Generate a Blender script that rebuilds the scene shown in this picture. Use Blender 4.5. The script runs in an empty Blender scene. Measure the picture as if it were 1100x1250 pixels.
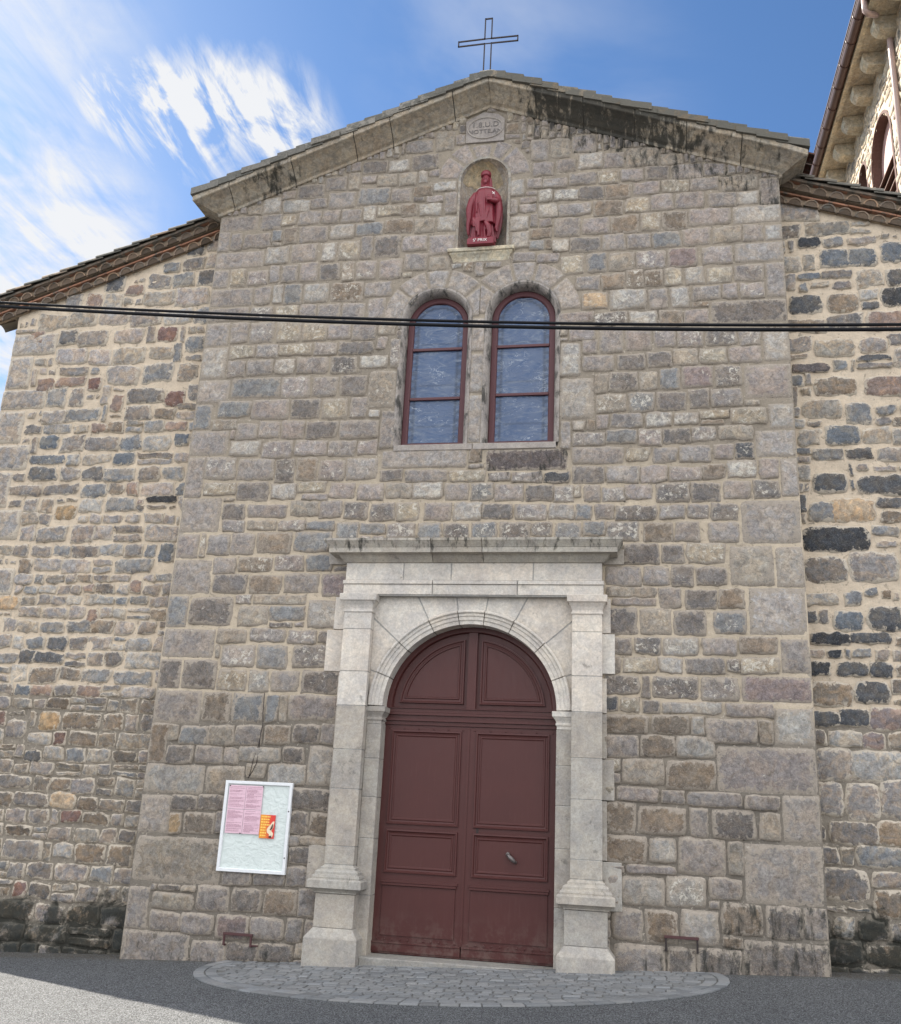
import bpy, bmesh, math, random
import numpy as np
from mathutils import Vector, Matrix, noise as mn
R_ = math.radians
random.seed(7)
sc = bpy.context.scene
# ---------------------------------------------------------------- camera
CAM = np.array([0.0, -11.589, 1.62])
FPX = 1160.0
RR = np.array([0.98287622, 0.17822647, 0.0467938])
UU = np.array([0.00938676, -0.30204336, 0.95324797])
FF = np.array([-0.18402777, 0.93648552, 0.29854421])
cd = bpy.data.cameras.new("camera"); cam = bpy.data.objects.new("camera", cd)
sc.collection.objects.link(cam); sc.camera = cam
cd.sensor_fit = 'HORIZONTAL'; cd.sensor_width = 36; cd.lens = FPX / 1100 * 36
cd.clip_start = 0.05; cd.clip_end = 2000
cam.matrix_world = Matrix(((RR[0], UU[0], -FF[0], CAM[0]), (RR[1], UU[1], -FF[1], CAM[1]), (RR[2], UU[2], -FF[2], CAM[2]), (0, 0, 0, 1)))

def ray(px, py): return (px - 550) / FPX * RR - (py - 625) / FPX * UU + FF
def at(px, py, Y=0.0):
    d = ray(px, py); return CAM + d * ((Y - CAM[1]) / d[1])
def atX(px, py, X):
    d = ray(px, py); return CAM + d * ((X - CAM[0]) / d[0])

# ---------------------------------------------------------------- light
SUN_EL, SUN_H = R_(40), Vector((-0.862, 0.506, 0)).normalized()
sv = Vector((SUN_H.x * math.cos(SUN_EL), SUN_H.y * math.cos(SUN_EL), math.sin(SUN_EL)))
sl = bpy.data.lights.new("sun", 'SUN'); sl.energy = 3.5; sl.angle = R_(0.5); sl.color = (1, 0.93, 0.82)
so = bpy.data.objects.new("sun", sl); sc.collection.objects.link(so)
so.rotation_euler = sv.to_track_quat('Z', 'Y').to_euler()
sc.view_settings.view_transform = 'Standard'; sc.view_settings.look = 'None'
sc.view_settings.gamma = 1; sc.view_settings.use_curve_mapping = False
sc.view_settings.exposure = 1.9

world = bpy.data.worlds.new("World"); sc.world = world; world.use_nodes = True
wt = world.node_tree; wt.nodes.clear()
class NT:
    """tiny helper for writing node trees"""
    def __init__(s, t): s.t = t
    def n(s, k, **kw):
        nd = s.t.nodes.new(k)
        for a, b in kw.items(): setattr(nd, a, b)
        return nd
    def put(s, sock, v):
        if v is None: return
        if isinstance(v, bpy.types.NodeSocket): s.t.links.new(v, sock)
        else:
            if hasattr(sock.default_value, '__len__') and not hasattr(v, '__len__'): v = [v] * len(sock.default_value)
            if hasattr(v, '__len__') and len(sock.default_value) == 4 and len(v) == 3: v = (*v, 1)
            sock.default_value = v
    def math(s, op, a, b=None, c=None, clamp=False):
        m = s.n('ShaderNodeMath', operation=op, use_clamp=clamp)
        s.put(m.inputs[0], a); s.put(m.inputs[1], b); s.put(m.inputs[2], c); return m.outputs[0]
    def vmath(s, op, a, b=None):
        m = s.n('ShaderNodeVectorMath', operation=op); s.put(m.inputs[0], a); s.put(m.inputs[1], b)
        return m.outputs[1] if op in ('DOT_PRODUCT', 'LENGTH', 'DISTANCE') else m.outputs[0]
    def noise(s, vec, scale, detail=4, rough=.55, dist=0, lac=2, w=None):
        m = s.n('ShaderNodeTexNoise'); m.inputs['Scale'].default_value = scale; m.inputs['Detail'].default_value = detail
        m.inputs['Roughness'].default_value = rough; m.inputs['Distortion'].default_value = dist; m.inputs['Lacunarity'].default_value = lac
        s.put(m.inputs['Vector'], vec); return m.outputs['Fac']
    def vor(s, vec, scale, feature='F1', out='Distance', rnd=1):
        m = s.n('ShaderNodeTexVoronoi', feature=feature); m.inputs['Scale'].default_value = scale
        m.inputs['Randomness'].default_value = rnd
        s.put(m.inputs['Vector'], vec); return m.outputs[out]
    def ramp(s, fac, lo, hi, a=0., b=1., smooth=True):
        m = s.n('ShaderNodeMapRange', interpolation_type='SMOOTHSTEP' if smooth else 'LINEAR'); s.put(m.inputs[0], fac)
        for i, v in enumerate((lo, hi, a, b)): s.put(m.inputs[1 + i], v)
        return m.outputs[0]
    def mix(s, fac, a, b, mode='MIX'):
        m = s.n('ShaderNodeMix', data_type='RGBA', blend_type=mode); m.clamp_factor = True
        s.put(m.inputs[0], fac); s.put(m.inputs[6], a); s.put(m.inputs[7], b); return m.outputs[2]
    def attr(s, name, out='Fac'):
        m = s.n('ShaderNodeAttribute', attribute_name=name); return m.outputs[out]
    def bump(s, h, strength=.5, dist=.01, normal=None):
        m = s.n('ShaderNodeBump'); m.inputs['Strength'].default_value = strength; m.inputs['Distance'].default_value = dist
        s.put(m.inputs['Height'], h)
        if normal: s.put(m.inputs['Normal'], normal)
        return m.outputs[0]
    def mapping(s, vec, scale=(1, 1, 1), loc=(0, 0, 0), rot=(0, 0, 0)):
        m = s.n('ShaderNodeMapping'); s.put(m.inputs[0], vec); m.inputs['Scale'].default_value = scale
        m.inputs['Location'].default_value = loc; m.inputs['Rotation'].default_value = rot; return m.outputs[0]
W = NT(wt)
sky = W.n('ShaderNodeTexSky', sky_type='NISHITA'); sky.sun_disc = False
sky.sun_elevation = SUN_EL; sky.sun_rotation = math.atan2(SUN_H.x, SUN_H.y)
sky.altitude = 800; sky.air_density = 1.0; sky.dust_density = 0.6; sky.ozone_density = 2.0
dirv = W.n('ShaderNodeTexCoord').outputs['Generated']
sep = W.n('ShaderNodeSeparateXYZ'); W.put(sep.inputs[0], dirv)
up = W.math('MAXIMUM', sep.outputs[2], 0.04)
comb = W.n('ShaderNodeCombineXYZ')
W.put(comb.inputs[0], W.math('DIVIDE', sep.outputs[0], up)); W.put(comb.inputs[1], W.math('DIVIDE', sep.outputs[1], up))
plane = comb.outputs[0]                                            # the cloud deck: a level sheet seen in perspective
wisp = W.noise(W.mapping(plane, (3.2, 1.3, 1), rot=(0, 0, R_(12))), 3.2, 8, .62, 1.2)
soft = W.noise(plane, 2.1, 6, .55, .4)
streak = W.noise(W.mapping(plane, (9, 1.2, 1), rot=(0, 0, R_(8))), 2.4, 5, .6, .7)
def blob(px, py, rad):
    d = ray(px, py); d = d / np.linalg.norm(d)
    return W.ramp(W.vmath('DISTANCE', dirv, tuple(d)), rad, rad * .12)
texture_ = W.math('ADD', W.math('MULTIPLY', wisp, .55), W.math('MULTIPLY', streak, .45))
core = blob(120, 118, .060)
for (bx, by, br, bw) in ((170, 130, .070, 1.1), (215, 138, .080, 1.25), (262, 142, .085, 1.3), (305, 140, .085, 1.25), (345, 150, .070, 1.0), (375, 170, .050, .7)):
    core = W.math('ADD', core, W.math('MULTIPLY', blob(bx, by, br), bw))
core = W.math('MULTIPLY', core, W.ramp(texture_, .40, .64, 0, .78))
veil = W.math('ADD', W.math('MULTIPLY', blob(5, 40, .17), .9), W.math('ADD', blob(20, 300, .15), W.math('MULTIPLY', blob(-60, 430, .22), 1.2)))
veil = W.math('ADD', veil, W.math('MULTIPLY', blob(110, 265, .10), .7))
veil = W.math('MULTIPLY', veil, W.ramp(W.math('ADD', W.math('MULTIPLY', soft, .6), W.math('MULTIPLY', texture_, .4)), .36, .60))
veil = W.math('ADD', veil, W.math('MULTIPLY', blob(60, 180, .35), .12))
veil2 = W.math('MULTIPLY', W.math('ADD', blob(700, 90, .16), blob(560, 40, .14)), W.math('MULTIPLY', W.ramp(soft, .38, .7), .26))
# unseen bright clouds added behind the viewer to light the shaded front
back = W.math('MULTIPLY', W.ramp(sep.outputs[1], .25, -.25), W.ramp(W.noise(plane, 1.3, 7, .6, .3), .34, .52))
cl = W.math('MAXIMUM', W.math('MAXIMUM', core, W.math('MULTIPLY', veil, .85)), W.math('MAXIMUM', veil2, back), clamp=True)
cl = W.math('MINIMUM', cl, .97)
skyc = W.mix(1.0, sky.outputs[0], (0.74, 0.96, 1.14), 'MULTIPLY')
bg1 = W.n('ShaderNodeBackground'); W.put(bg1.inputs[0], skyc); bg1.inputs[1].default_value = .042
bg2 = W.n('ShaderNodeBackground'); bg2.inputs[0].default_value = (.97, .98, 1, 1); W.put(bg2.inputs[1], W.ramp(sep.outputs[1], .15, -.25, .25, .72))  # added clouds shine stronger on the unseen side, to light the front
mx = W.n('ShaderNodeMixShader'); W.put(mx.inputs[0], cl)
wt.links.new(bg1.outputs[0], mx.inputs[1]); wt.links.new(bg2.outputs[0], mx.inputs[2])
wo = W.n('ShaderNodeOutputWorld'); wt.links.new(mx.outputs[0], wo.inputs[0])

# ---------------------------------------------------------------- materials
def material(name):
    m = bpy.data.materials.new(name); m.use_nodes = True; t = m.node_tree; t.nodes.clear()
    N = NT(t); b = N.n('ShaderNodeBsdfPrincipled'); o = N.n('ShaderNodeOutputMaterial'); t.links.new(b.outputs[0], o.inputs[0])
    N.b = b; N.pos = N.n('ShaderNodeNewGeometry').outputs['Position']; N.m = m
    return N
def finish(N, col, rough=.9, normal=None, metal=0, spec=.3):
    N.put(N.b.inputs['Base Color'], col); N.put(N.b.inputs['Roughness'], rough); N.put(N.b.inputs['Metallic'], metal)
    N.b.inputs['Specular IOR Level'].default_value = spec
    if normal: N.put(N.b.inputs['Normal'], normal)
    return N.m

def stone_material(name, smear=(.42, .36, .28), smear_lo=.62, rough_bump=.6, speck=.25, moss=False, mot=1., grit=.15, tint=1., drip=False):
    """per-stone colour (attribute Col) + grain, weathering, mortar smeared over the rims (edge) and over some faces (fleck)"""
    N = material(name); p = N.pos
    fine = N.noise(p, 95, 3, .7); mid = N.noise(p, 12, 7, .68, .9); big = N.noise(p, 3.1, 4, .6); pit = N.vor(p, 70)
    c = N.attr('Col', 'Color')
    hue = N.noise(N.mapping(p, loc=(3, 9, 4)), 6.5, 5, .65, 1.1)
    c = N.mix(1, c, N.mix(N.ramp(hue, .40, .62), tuple(1 - tint * v for v in (.18, .10, .0)), tuple(1 + tint * v for v in (.22, .10, -.06))), 'MULTIPLY')
    c = N.mix(1, c, N.mix(N.ramp(mid, .25, .75), tuple(1 - mot * (1 - v) for v in (.62, .61, .60)), tuple(1 + mot * (v - 1) for v in (1.36, 1.35, 1.33))), 'MULTIPLY')
    c = N.mix(1, c, N.mix(N.ramp(big, .3, .7), (.88, .87, .88), (1.12, 1.11, 1.08)), 'MULTIPLY')
    c = N.mix(N.ramp(fine, .52, .70, 0, speck), c, (.50, .48, .44))
    c = N.mix(N.ramp(fine, .46, .30, 0, speck * 1.5), c, (.05, .045, .04))
    g2 = N.noise(p, 42, 4, .75); g3 = N.vor(p, 34)
    c = N.mix(1, c, N.mix(N.ramp(g2, .33, .67), (1 - grit,) * 3, (1 + grit,) * 3), 'MULTIPLY')
    c = N.mix(N.math('MULTIPLY', N.ramp(N.noise(p, 26, 6, .8), .60, .70), grit * 1.5), c, (.075, .066, .056))
    # weather-blackened patches and pale lichen
    lich = N.math('MULTIPLY', N.ramp(N.noise(p, 9, 6, .7, .4), .58, .66), N.ramp(N.noise(p, 2.2, 3), .48, .62))
    c = N.mix(N.math('MULTIPLY', lich, .45), c, (.09, .085, .075))
    fl = N.math('ADD', N.noise(p, 15, 8, .78, .6), N.math('MULTIPLY', N.attr('fleck'), .20))
    c = N.mix(N.ramp(fl, .64, .70, 0, .9), c, N.mix(mid, (.42, .38, .31), (.66, .62, .55)))
    e = N.math('ADD', N.math('MULTIPLY', N.attr('edge'), .42), N.noise(p, 13, 6, .7, .6))
    sm = N.mix(N.noise(p, 25, 4), tuple(x * .75 for x in smear), tuple(min(1, x * 1.2) for x in smear))
    c = N.mix(N.ramp(e, smear_lo, smear_lo + .10, 0, .88), c, sm)
    cr = N.noise(N.mapping(p, loc=(5, 1, 8)), 33, 5, .8, .4); ea = N.ramp(N.attr('edge'), .25, .9)
    c = N.mix(N.math('MULTIPLY', ea, N.ramp(cr, .57, .63, 0, .75)), c, (.50, .45, .38))
    c = N.mix(N.math('MULTIPLY', ea, N.ramp(cr, .43, .38, 0, .75)), c, (.075, .065, .055))
    st = N.attr('stain'); sf = N.math('ADD', N.noise(N.mapping(p, (2.6, 1.2, .8)) if drip else p, 4.2, 7, .70, .35), N.math('MULTIPLY', st, .55))
    c = N.mix(N.ramp(sf, .74, .92, 0, .88), c, (.030, .031, .028) if not moss else (.020, .023, .020))
    h = N.math('ADD', N.math('MULTIPLY', mid, 1.0), N.math('ADD', N.math('MULTIPLY', fine, .35), N.math('MULTIPLY', N.ramp(pit, 0, .35), .25)))
    return finish(N, c, .92, N.bump(h, rough_bump, .012), spec=.2)

def mortar_material(name, a, b, hole=.5):
    N = material(name); p = N.pos
    c = N.mix(N.attr('tone'), b, a)
    c = N.mix(1, c, N.mix(N.noise(p, 11, 6, .65), (.68, .67, .66), (1.3, 1.28, 1.22)), 'MULTIPLY')
    c = N.mix(N.ramp(N.noise(p, 9, 7, .75, .6), .56, .66, 0, .65), c, (.12, .105, .09))
    c = N.mix(N.ramp(N.noise(p, 21, 6, .8, .3), .57, .64, 0, .8), c, (.52, .46, .38))
    c = N.mix(N.ramp(N.noise(N.mapping(p, loc=(7, 3, 1)), 30, 5, .8), .62, .68, 0, .85), c, (.06, .052, .045))
    fine = N.noise(p, 120, 3, .7)
    c = N.mix(N.ramp(fine, .4, .25, 0, .5), c, (.12, .10, .08))
    sf = N.math('ADD', N.noise(p, 4.2, 6, .65, .5), N.math('MULTIPLY', N.attr('stain'), .55))
    c = N.mix(N.ramp(sf, .74, .92, 0, .9), c, (.022, .024, .021))
    h = N.math('ADD', N.noise(p, 38, 6, .7), N.math('MULTIPLY', fine, .3))
    return finish(N, c, .95, N.bump(h, .8, .014), spec=.15)

M_WALL = stone_material('gable_stone', smear=(.33, .285, .235), smear_lo=.64, rough_bump=.9, tint=.42, drip=True)
M_RUB = stone_material('rubble_stone', smear=(.52, .455, .37), smear_lo=.665, rough_bump=1., tint=.8, moss=True)
M_ASH = stone_material('dressed_stone', smear=(.34, .33, .30), smear_lo=1.15, rough_bump=.25, speck=.16, mot=.4, grit=.10, tint=.14, drip=True)
M_COP = stone_material('coping_stone', smear=(.34, .33, .30), smear_lo=1.15, rough_bump=.45, speck=.18, grit=.12, tint=.4, drip=True)
M_MORT = mortar_material('lime_mortar', (.50, .425, .335), (.175, .157, .137))
M_MORTR = mortar_material('rubble_mortar', (.60, .505, .40), (.225, .20, .17))

def simple(name, col, rough=.6, bump=0, bscale=40, metal=0, var=.15, spec=.4):
    N = material(name); nz = N.noise(N.pos, bscale, 5, .6)
    c = N.mix(nz, tuple(x * (1 - var) for x in col), tuple(min(1, x * (1 + var)) for x in col))
    return finish(N, c, rough, N.bump(nz, bump, .006) if bump else None, metal, spec)

def paint_material():
    N = material('maroon_door_paint'); p = N.pos
    c = N.mix(N.noise(p, 2.5, 5, .6), (.054, .0135, .012), (.074, .0195, .0165))
    streak = N.noise(N.mapping(p, (14, 14, 1.2)), 3, 5, .6)
    c = N.mix(N.ramp(streak, .52, .75, 0, .3), c, (.095, .042, .038))
    low = N.n('ShaderNodeSeparateXYZ'); N.put(low.inputs[0], p)
    dirt = N.math('MULTIPLY', N.ramp(low.outputs[2], .55, -.05), N.ramp(N.noise(p, 9, 6, .7), .42, .62))
    c = N.mix(N.math('MULTIPLY', dirt, .35), c, (.17, .13, .11))
    return finish(N, c, N.ramp(streak, .3, .8, .38, .55), N.bump(N.noise(N.mapping(p, (30, 30, 4)), 4, 4), .12, .004), spec=.35)
M_DOOR = paint_material()
M_FRAME = simple('maroon_window_paint', (.095, .034, .038), .55, .1)
M_STATUE = simple('dark_red_statue_paint', (.175, .015, .027), .42, .15, 30, spec=.45)
M_IRON = simple('dark_iron', (.035, .027, .026), .55, .3, 60, .4)
M_RUSTRED = simple('red_painted_iron', (.070, .028, .028), .6, .3, 60)
M_WHITE = simple('white_enamel_metal', (.68, .69, .70), .35, 0)
M_LETTER = simple('white_lettering', (.75, .72, .68), .6)
M_CABLE = simple('black_cable_sheath', (.005, .0055, .008), .6, 0, spec=.2)
M_GUTTER = simple('brown_gutter_metal', (.075, .042, .036), .4, 0)
M_PIPE = simple('pinkish_downpipe_metal', (.36, .27, .25), .4, 0)
M_SLATE = simple('grey_roof_tile', (.15, .14, .125), .85, .8, 22, var=.55)
M_SHUTTER = simple('pink_shutter_paint', (.46, .30, .27), .6, .1)
M_LOUVRE = simple('grey_louvre_wood', (.16, .10, .08), .8, .3)
M_REDBRICK = simple('dark_red_brick', (.105, .058, .046), .85, .8, 30, var=.4)
M_INSIDE = simple('dark_interior', (.02, .02, .022), .9)
M_RENDER = simple('plain_rubble_render', (.30, .26, .21), .95, .6, 12, var=.3)

def tile_material(name, a, b, lichen=.6):
    N = material(name); p = N.pos
    c = N.mix(N.attr('Col', 'Color'), (0, 0, 0), (1, 1, 1)); c = N.attr('Col', 'Color')
    c = N.mix(1, c, N.mix(N.noise(p, 24, 6, .7), (.5, .5, .5), (1.4, 1.35, 1.3)), 'MULTIPLY')
    l = N.math('ADD', N.noise(p, 9, 6, .7, .5), N.math('MULTIPLY', N.attr('stain'), .3))
    c = N.mix(N.ramp(l, .56, .68, 0, .85), c, b)
    y = N.ramp(N.noise(p, 6, 5, .7), .66, .72, 0, .6)
    c = N.mix(y, c, (.20, .15, .07))
    return finish(N, c, .92, N.bump(N.noise(p, 45, 5, .7), .8, .01), spec=.15)
M_TILE = tile_material('weathered_roof_tile', (.2, .15, .12), (.115, .112, .098))

def glass_material():
    N = material('dusty_blue_glass_painted_reflections'); p = N.pos
    wr = N.noise(N.mapping(p, (1.4, 1, 3.6), rot=(0, R_(8), 0)), 2.2, 3, .5, 1.6)
    crease = N.ramp(N.math('ABSOLUTE', N.math('SUBTRACT', wr, .5)), .012, 0)
    crease = N.math('MULTIPLY', crease, N.ramp(N.noise(p, 3.5, 3), .48, .62))
    c = N.mix(N.noise(p, 1.9, 3, .5, .8), (.042, .075, .155), (.085, .125, .21))
    c = N.mix(N.attr('lead'), c, (.018, .032, .062))
    cloud_reflection = N.ramp(N.noise(N.mapping(p, (1.2, 1, 3.0), rot=(0, R_(-14), 0)), 2.6, 6, .62, 1.6), .50, .68, 0, .55)
    c = N.mix(cloud_reflection, c, (.17, .205, .26))  # pale cloud reflections painted into the glass colour
    c = N.mix(N.math('MULTIPLY', crease, .6), c, (.50, .54, .58))  # whitish reflections painted along the creases
    c = N.mix(N.ramp(N.noise(p, 14, 6, .7), .60, .72, 0, .22), c, (.32, .35, .38))
    return finish(N, c, N.ramp(wr, .3, .7, .12, .3), N.bump(N.math('ADD', wr, N.math('MULTIPLY', N.noise(p, 6, 2), .2)), .35, .03), spec=.5)
M_GLASS = glass_material()

def asphalt_material():
    N = material('coarse_asphalt'); p = N.pos
    v = N.vor(p, 95, out='Color'); s2 = N.n('ShaderNodeSeparateColor'); N.put(s2.inputs[0], v)
    d = N.vor(p, 95)
    c = N.mix(N.ramp(s2.outputs[0], .1, .95), (.052, .056, .062), (.205, .212, .222))
    c = N.mix(N.ramp(d, .45, .75), c, (.035, .034, .033))
    c = N.mix(1, c, N.mix(N.noise(p, .8, 5, .6), (.72, .72, .73), (1.25, 1.24, 1.2)), 'MULTIPLY')
    c = N.mix(N.ramp(N.noise(p, 7, 5, .7), .6, .72, 0, .3), c, (.05, .05, .05))
    sy = N.n('ShaderNodeSeparateXYZ'); N.put(sy.inputs[0], p)
    dirt = N.math('MULTIPLY', N.ramp(N.math('ADD', sy.outputs[1], N.math('MULTIPLY', N.noise(p, 5, 6, .7), .5)), .0, .28), N.ramp(N.noise(p, 22, 5, .75), .38, .56))
    c = N.mix(N.math('MULTIPLY', dirt, .75), c, (.075, .062, .045))
    c = N.mix(N.ramp(N.noise(p, 60, 2, .5), .66, .70, 0, .6), c, (.36, .35, .33))
    h = N.math('ADD', N.math('MULTIPLY', d, -1), N.math('MULTIPLY', N.noise(p, 30, 4), .8))
    return finish(N, c, .88, N.bump(h, .9, .008), spec=.35)
M_ASPH = asphalt_material()
def sett_material():
    N = material('blue_grey_sett'); p = N.pos
    c = N.attr('Col', 'Color')
    c = N.mix(1, c, N.mix(N.noise(p, 50, 5, .7), (.7, .7, .7), (1.25, 1.25, 1.25)), 'MULTIPLY')
    c = N.mix(N.ramp(N.noise(p, 3, 6, .7), .48, .66, 0, .55), c, (.20, .20, .195))
    return finish(N, c, .85, N.bump(N.noise(p, 60, 5, .7), .6, .006), spec=.3)
M_SETT = sett_material()
M_SAND = simple('sand_joint', (.13, .128, .12), .95, .6, 60, var=.3)

# ---------------------------------------------------------------- scene helpers
def link(o, parent=None):
    sc.collection.objects.link(o)
    if parent is not None: o.parent = parent; o.matrix_parent_inverse = Matrix.Identity(4); o.location = o.location - world_loc(parent)
    return o
def world_loc(o):
    v = Vector(o.location)
    while o.parent: o = o.parent; v += Vector(o.location)
    return v
def tag(o, label=None, cat=None, group=None, kind=None):
    if label: o['label'] = label
    if cat: o['category'] = cat
    if group: o['group'] = group
    if kind: o['kind'] = kind
    return o
def empty(name, loc=(0, 0, 0)):
    o = bpy.data.objects.new(name, None); o.empty_display_size = .3; o.location = loc; sc.collection.objects.link(o); return o

class MB:
    """collects geometry with per-vertex attributes, builds ONE mesh object"""
    def __init__(s): s.v = []; s.f = []; s.c = []; s.e = []; s.k = []; s.st = []
    def add(s, verts, faces, col=(.3, .3, .3), edge=0., fleck=0., stain=0.):
        b = len(s.v); n = len(verts); s.v.extend([tuple(map(float, q)) for q in verts]); s.f.extend([tuple(b + i for i in f) for f in faces])
        s.c.extend([(*col, 1)] * n)
        s.e.extend(list(edge) if hasattr(edge, '__len__') else [edge] * n)
        s.k.extend([fleck] * n); s.st.extend(list(stain) if hasattr(stain, '__len__') else [stain] * n)
    def box(s, x0, x1, y0, y1, z0, z1, col=(.3, .3, .3), ch=0., **kw):
        if ch <= 0:
            V = [(x0, y0, z0), (x1, y0, z0), (x1, y1, z0), (x0, y1, z0), (x0, y0, z1), (x1, y0, z1), (x1, y1, z1), (x0, y1, z1)]
            s.add(V, [(0, 3, 2, 1), (4, 5, 6, 7), (0, 1, 5, 4), (1, 2, 6, 5), (2, 3, 7, 6), (3, 0, 4, 7)], col, **kw); return
        # front (towards -y) edges chamfered
        V = [(x0, y1, z0), (x1, y1, z0), (x1, y1, z1), (x0, y1, z1), (x0, y0 + ch, z0), (x1, y0 + ch, z0), (x1, y0 + ch, z1), (x0, y0 + ch, z1),
             (x0 + ch, y0, z0 + ch), (x1 - ch, y0, z0 + ch), (x1 - ch, y0, z1 - ch), (x0 + ch, y0, z1 - ch)]
        F = [(0, 1, 2, 3), (0, 4, 5, 1), (1, 5, 6, 2), (2, 6, 7, 3), (3, 7, 4, 0), (4, 8, 9, 5), (5, 9, 10, 6), (6, 10, 11, 7), (7, 11, 8, 4), (8, 11, 10, 9)]
        s.add(V, F, col, **kw)
    def stack(s, x0, x1, yf, yb, prof, col=(.3, .3, .3), cap=True, **kw):
        """moulded block: at each (offset, z) the plan rectangle grows by offset on front, left and right"""
        V = []; F = []
        for (o, z) in prof: V += [(x0 - o, yb, z), (x0 - o, yf - o, z), (x1 + o, yf - o, z), (x1 + o, yb, z)]
        for i in range(len(prof) - 1):
            a = 4 * i
            for j in range(4): k = (j + 1) % 4; F.append((a + j, a + k, a + 4 + k, a + 4 + j))
        if cap: F.append((3, 2, 1, 0)); n = 4 * (len(prof) - 1); F.append((n, n + 1, n + 2, n + 3))
        s.add(V, F, col, **kw)
    def tube(s, pts, r, seg=8, col=(.3, .3, .3), closed=False, cap=True, sq=False, **kw):
        pts = [Vector(p) for p in pts]; V = []; F = []; n = len(pts)
        rr = r if hasattr(r, '__len__') else [r] * n
        prev = None
        for i, p in enumerate(pts):
            if closed: t = (pts[(i + 1) % n] - pts[i - 1])
            else: t = pts[min(i + 1, n - 1)] - pts[max(i - 1, 0)]
            t.normalize()
            a = prev if prev is not None else (Vector((0, 1, 0)) if abs(t.y) < .9 else Vector((1, 0, 0)))
            a = (a - t * a.dot(t)).normalized(); prev = a; b = t.cross(a)
            for j in range(seg):
                th = 2 * math.pi * (j + (.5 if sq else 0)) / seg
                V.append(p + (a * math.cos(th) + b * math.sin(th)) * rr[i])
        for i in range(n if closed else n - 1):
            k = (i + 1) % n
            for j in range(seg): F.append((i * seg + j, i * seg + (j + 1) % seg, k * seg + (j + 1) % seg, k * seg + j))
        if not closed and cap: F.append(tuple(range(seg))[::-1]); F.append(tuple((n - 1) * seg + j for j in range(seg)))
        s.add(V, F, col, **kw)
    def build(s, name, mat, parent=None, smooth=False, bevel=0, loc=None):
        me = bpy.data.meshes.new(name); v = s.v
        if loc is None and parent is None: loc = (0, 0, 0)
        me.from_pydata(v, [], s.f); me.update()
        a = me.color_attributes.new('Col', 'FLOAT_COLOR', 'POINT'); a.data.foreach_set('color', np.array(s.c, dtype=np.float32).ravel())
        for nm, arr in (('edge', s.e), ('fleck', s.k), ('stain', s.st)):
            at_ = me.attributes.new(nm, 'FLOAT', 'POINT'); at_.data.foreach_set('value', np.array(arr, dtype=np.float32))
        me.materials.append(mat)
        if smooth: me.polygons.foreach_set('use_smooth', [True] * len(me.polygons))
        o = bpy.data.objects.new(name, me); sc.collection.objects.link(o)
        if parent is not None:
            o.parent = parent; o.location = -world_loc(parent)
        if bevel:
            m = o.modifiers.new('bevel', 'BEVEL'); m.width = bevel; m.segments = 2; m.limit_method = 'ANGLE'; m.angle_limit = R_(35)
        return o

def fix_normals(o):
    bm = bmesh.new(); bm.from_mesh(o.data); bmesh.ops.recalc_face_normals(bm, faces=bm.faces); bm.to_mesh(o.data); bm.free(); return o

# ---------------------------------------------------------------- masonry
PAL = {'g': (.268, .240, .221), 'G': (.180, .162, .150), 'b': (.215, .213, .212), 'B': (.150, .160, .174), 'w': (.350, .325, .295), 'p': (.285, .250, .232), 'P': (.23, .185, .175),
       'o': (.222, .182, .145), 't': (.300, .262, .218), 'd': (.098, .098, .102), 'k': (.052, .054, .060), 'y': (.330, .285, .225), 'W': (.345, .32, .29), 'Y': (.44, .33, .225),
       'r': (.185, .115, .10), 'O': (.33, .24, .15), 'q': (.315, .285, .262), 's': (.13, .11, .105), 'R': (.245, .18, .15)}
FLK = {'y': .55, 'W': .62}
def gridparam(n):
    if n == 5: return np.array([-1, -.88, 0, .88, 1.])
    if n == 7: return np.array([-1, -.90, -.55, 0, .55, .90, 1])
    return np.array([-1, -.93, -.74, -.38, 0, .38, .74, .93, 1])
GF = {}
def gridfaces(n, m):
    if (n, m) not in GF:
        GF[(n, m)] = [(j * n + i, j * n + i + 1, (j + 1) * n + i + 1, (j + 1) * n + i) for j in range(m - 1) for i in range(n - 1)]
    return GF[(n, m)]
def nz(x, y, z): return mn.noise((x, y, z))
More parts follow.
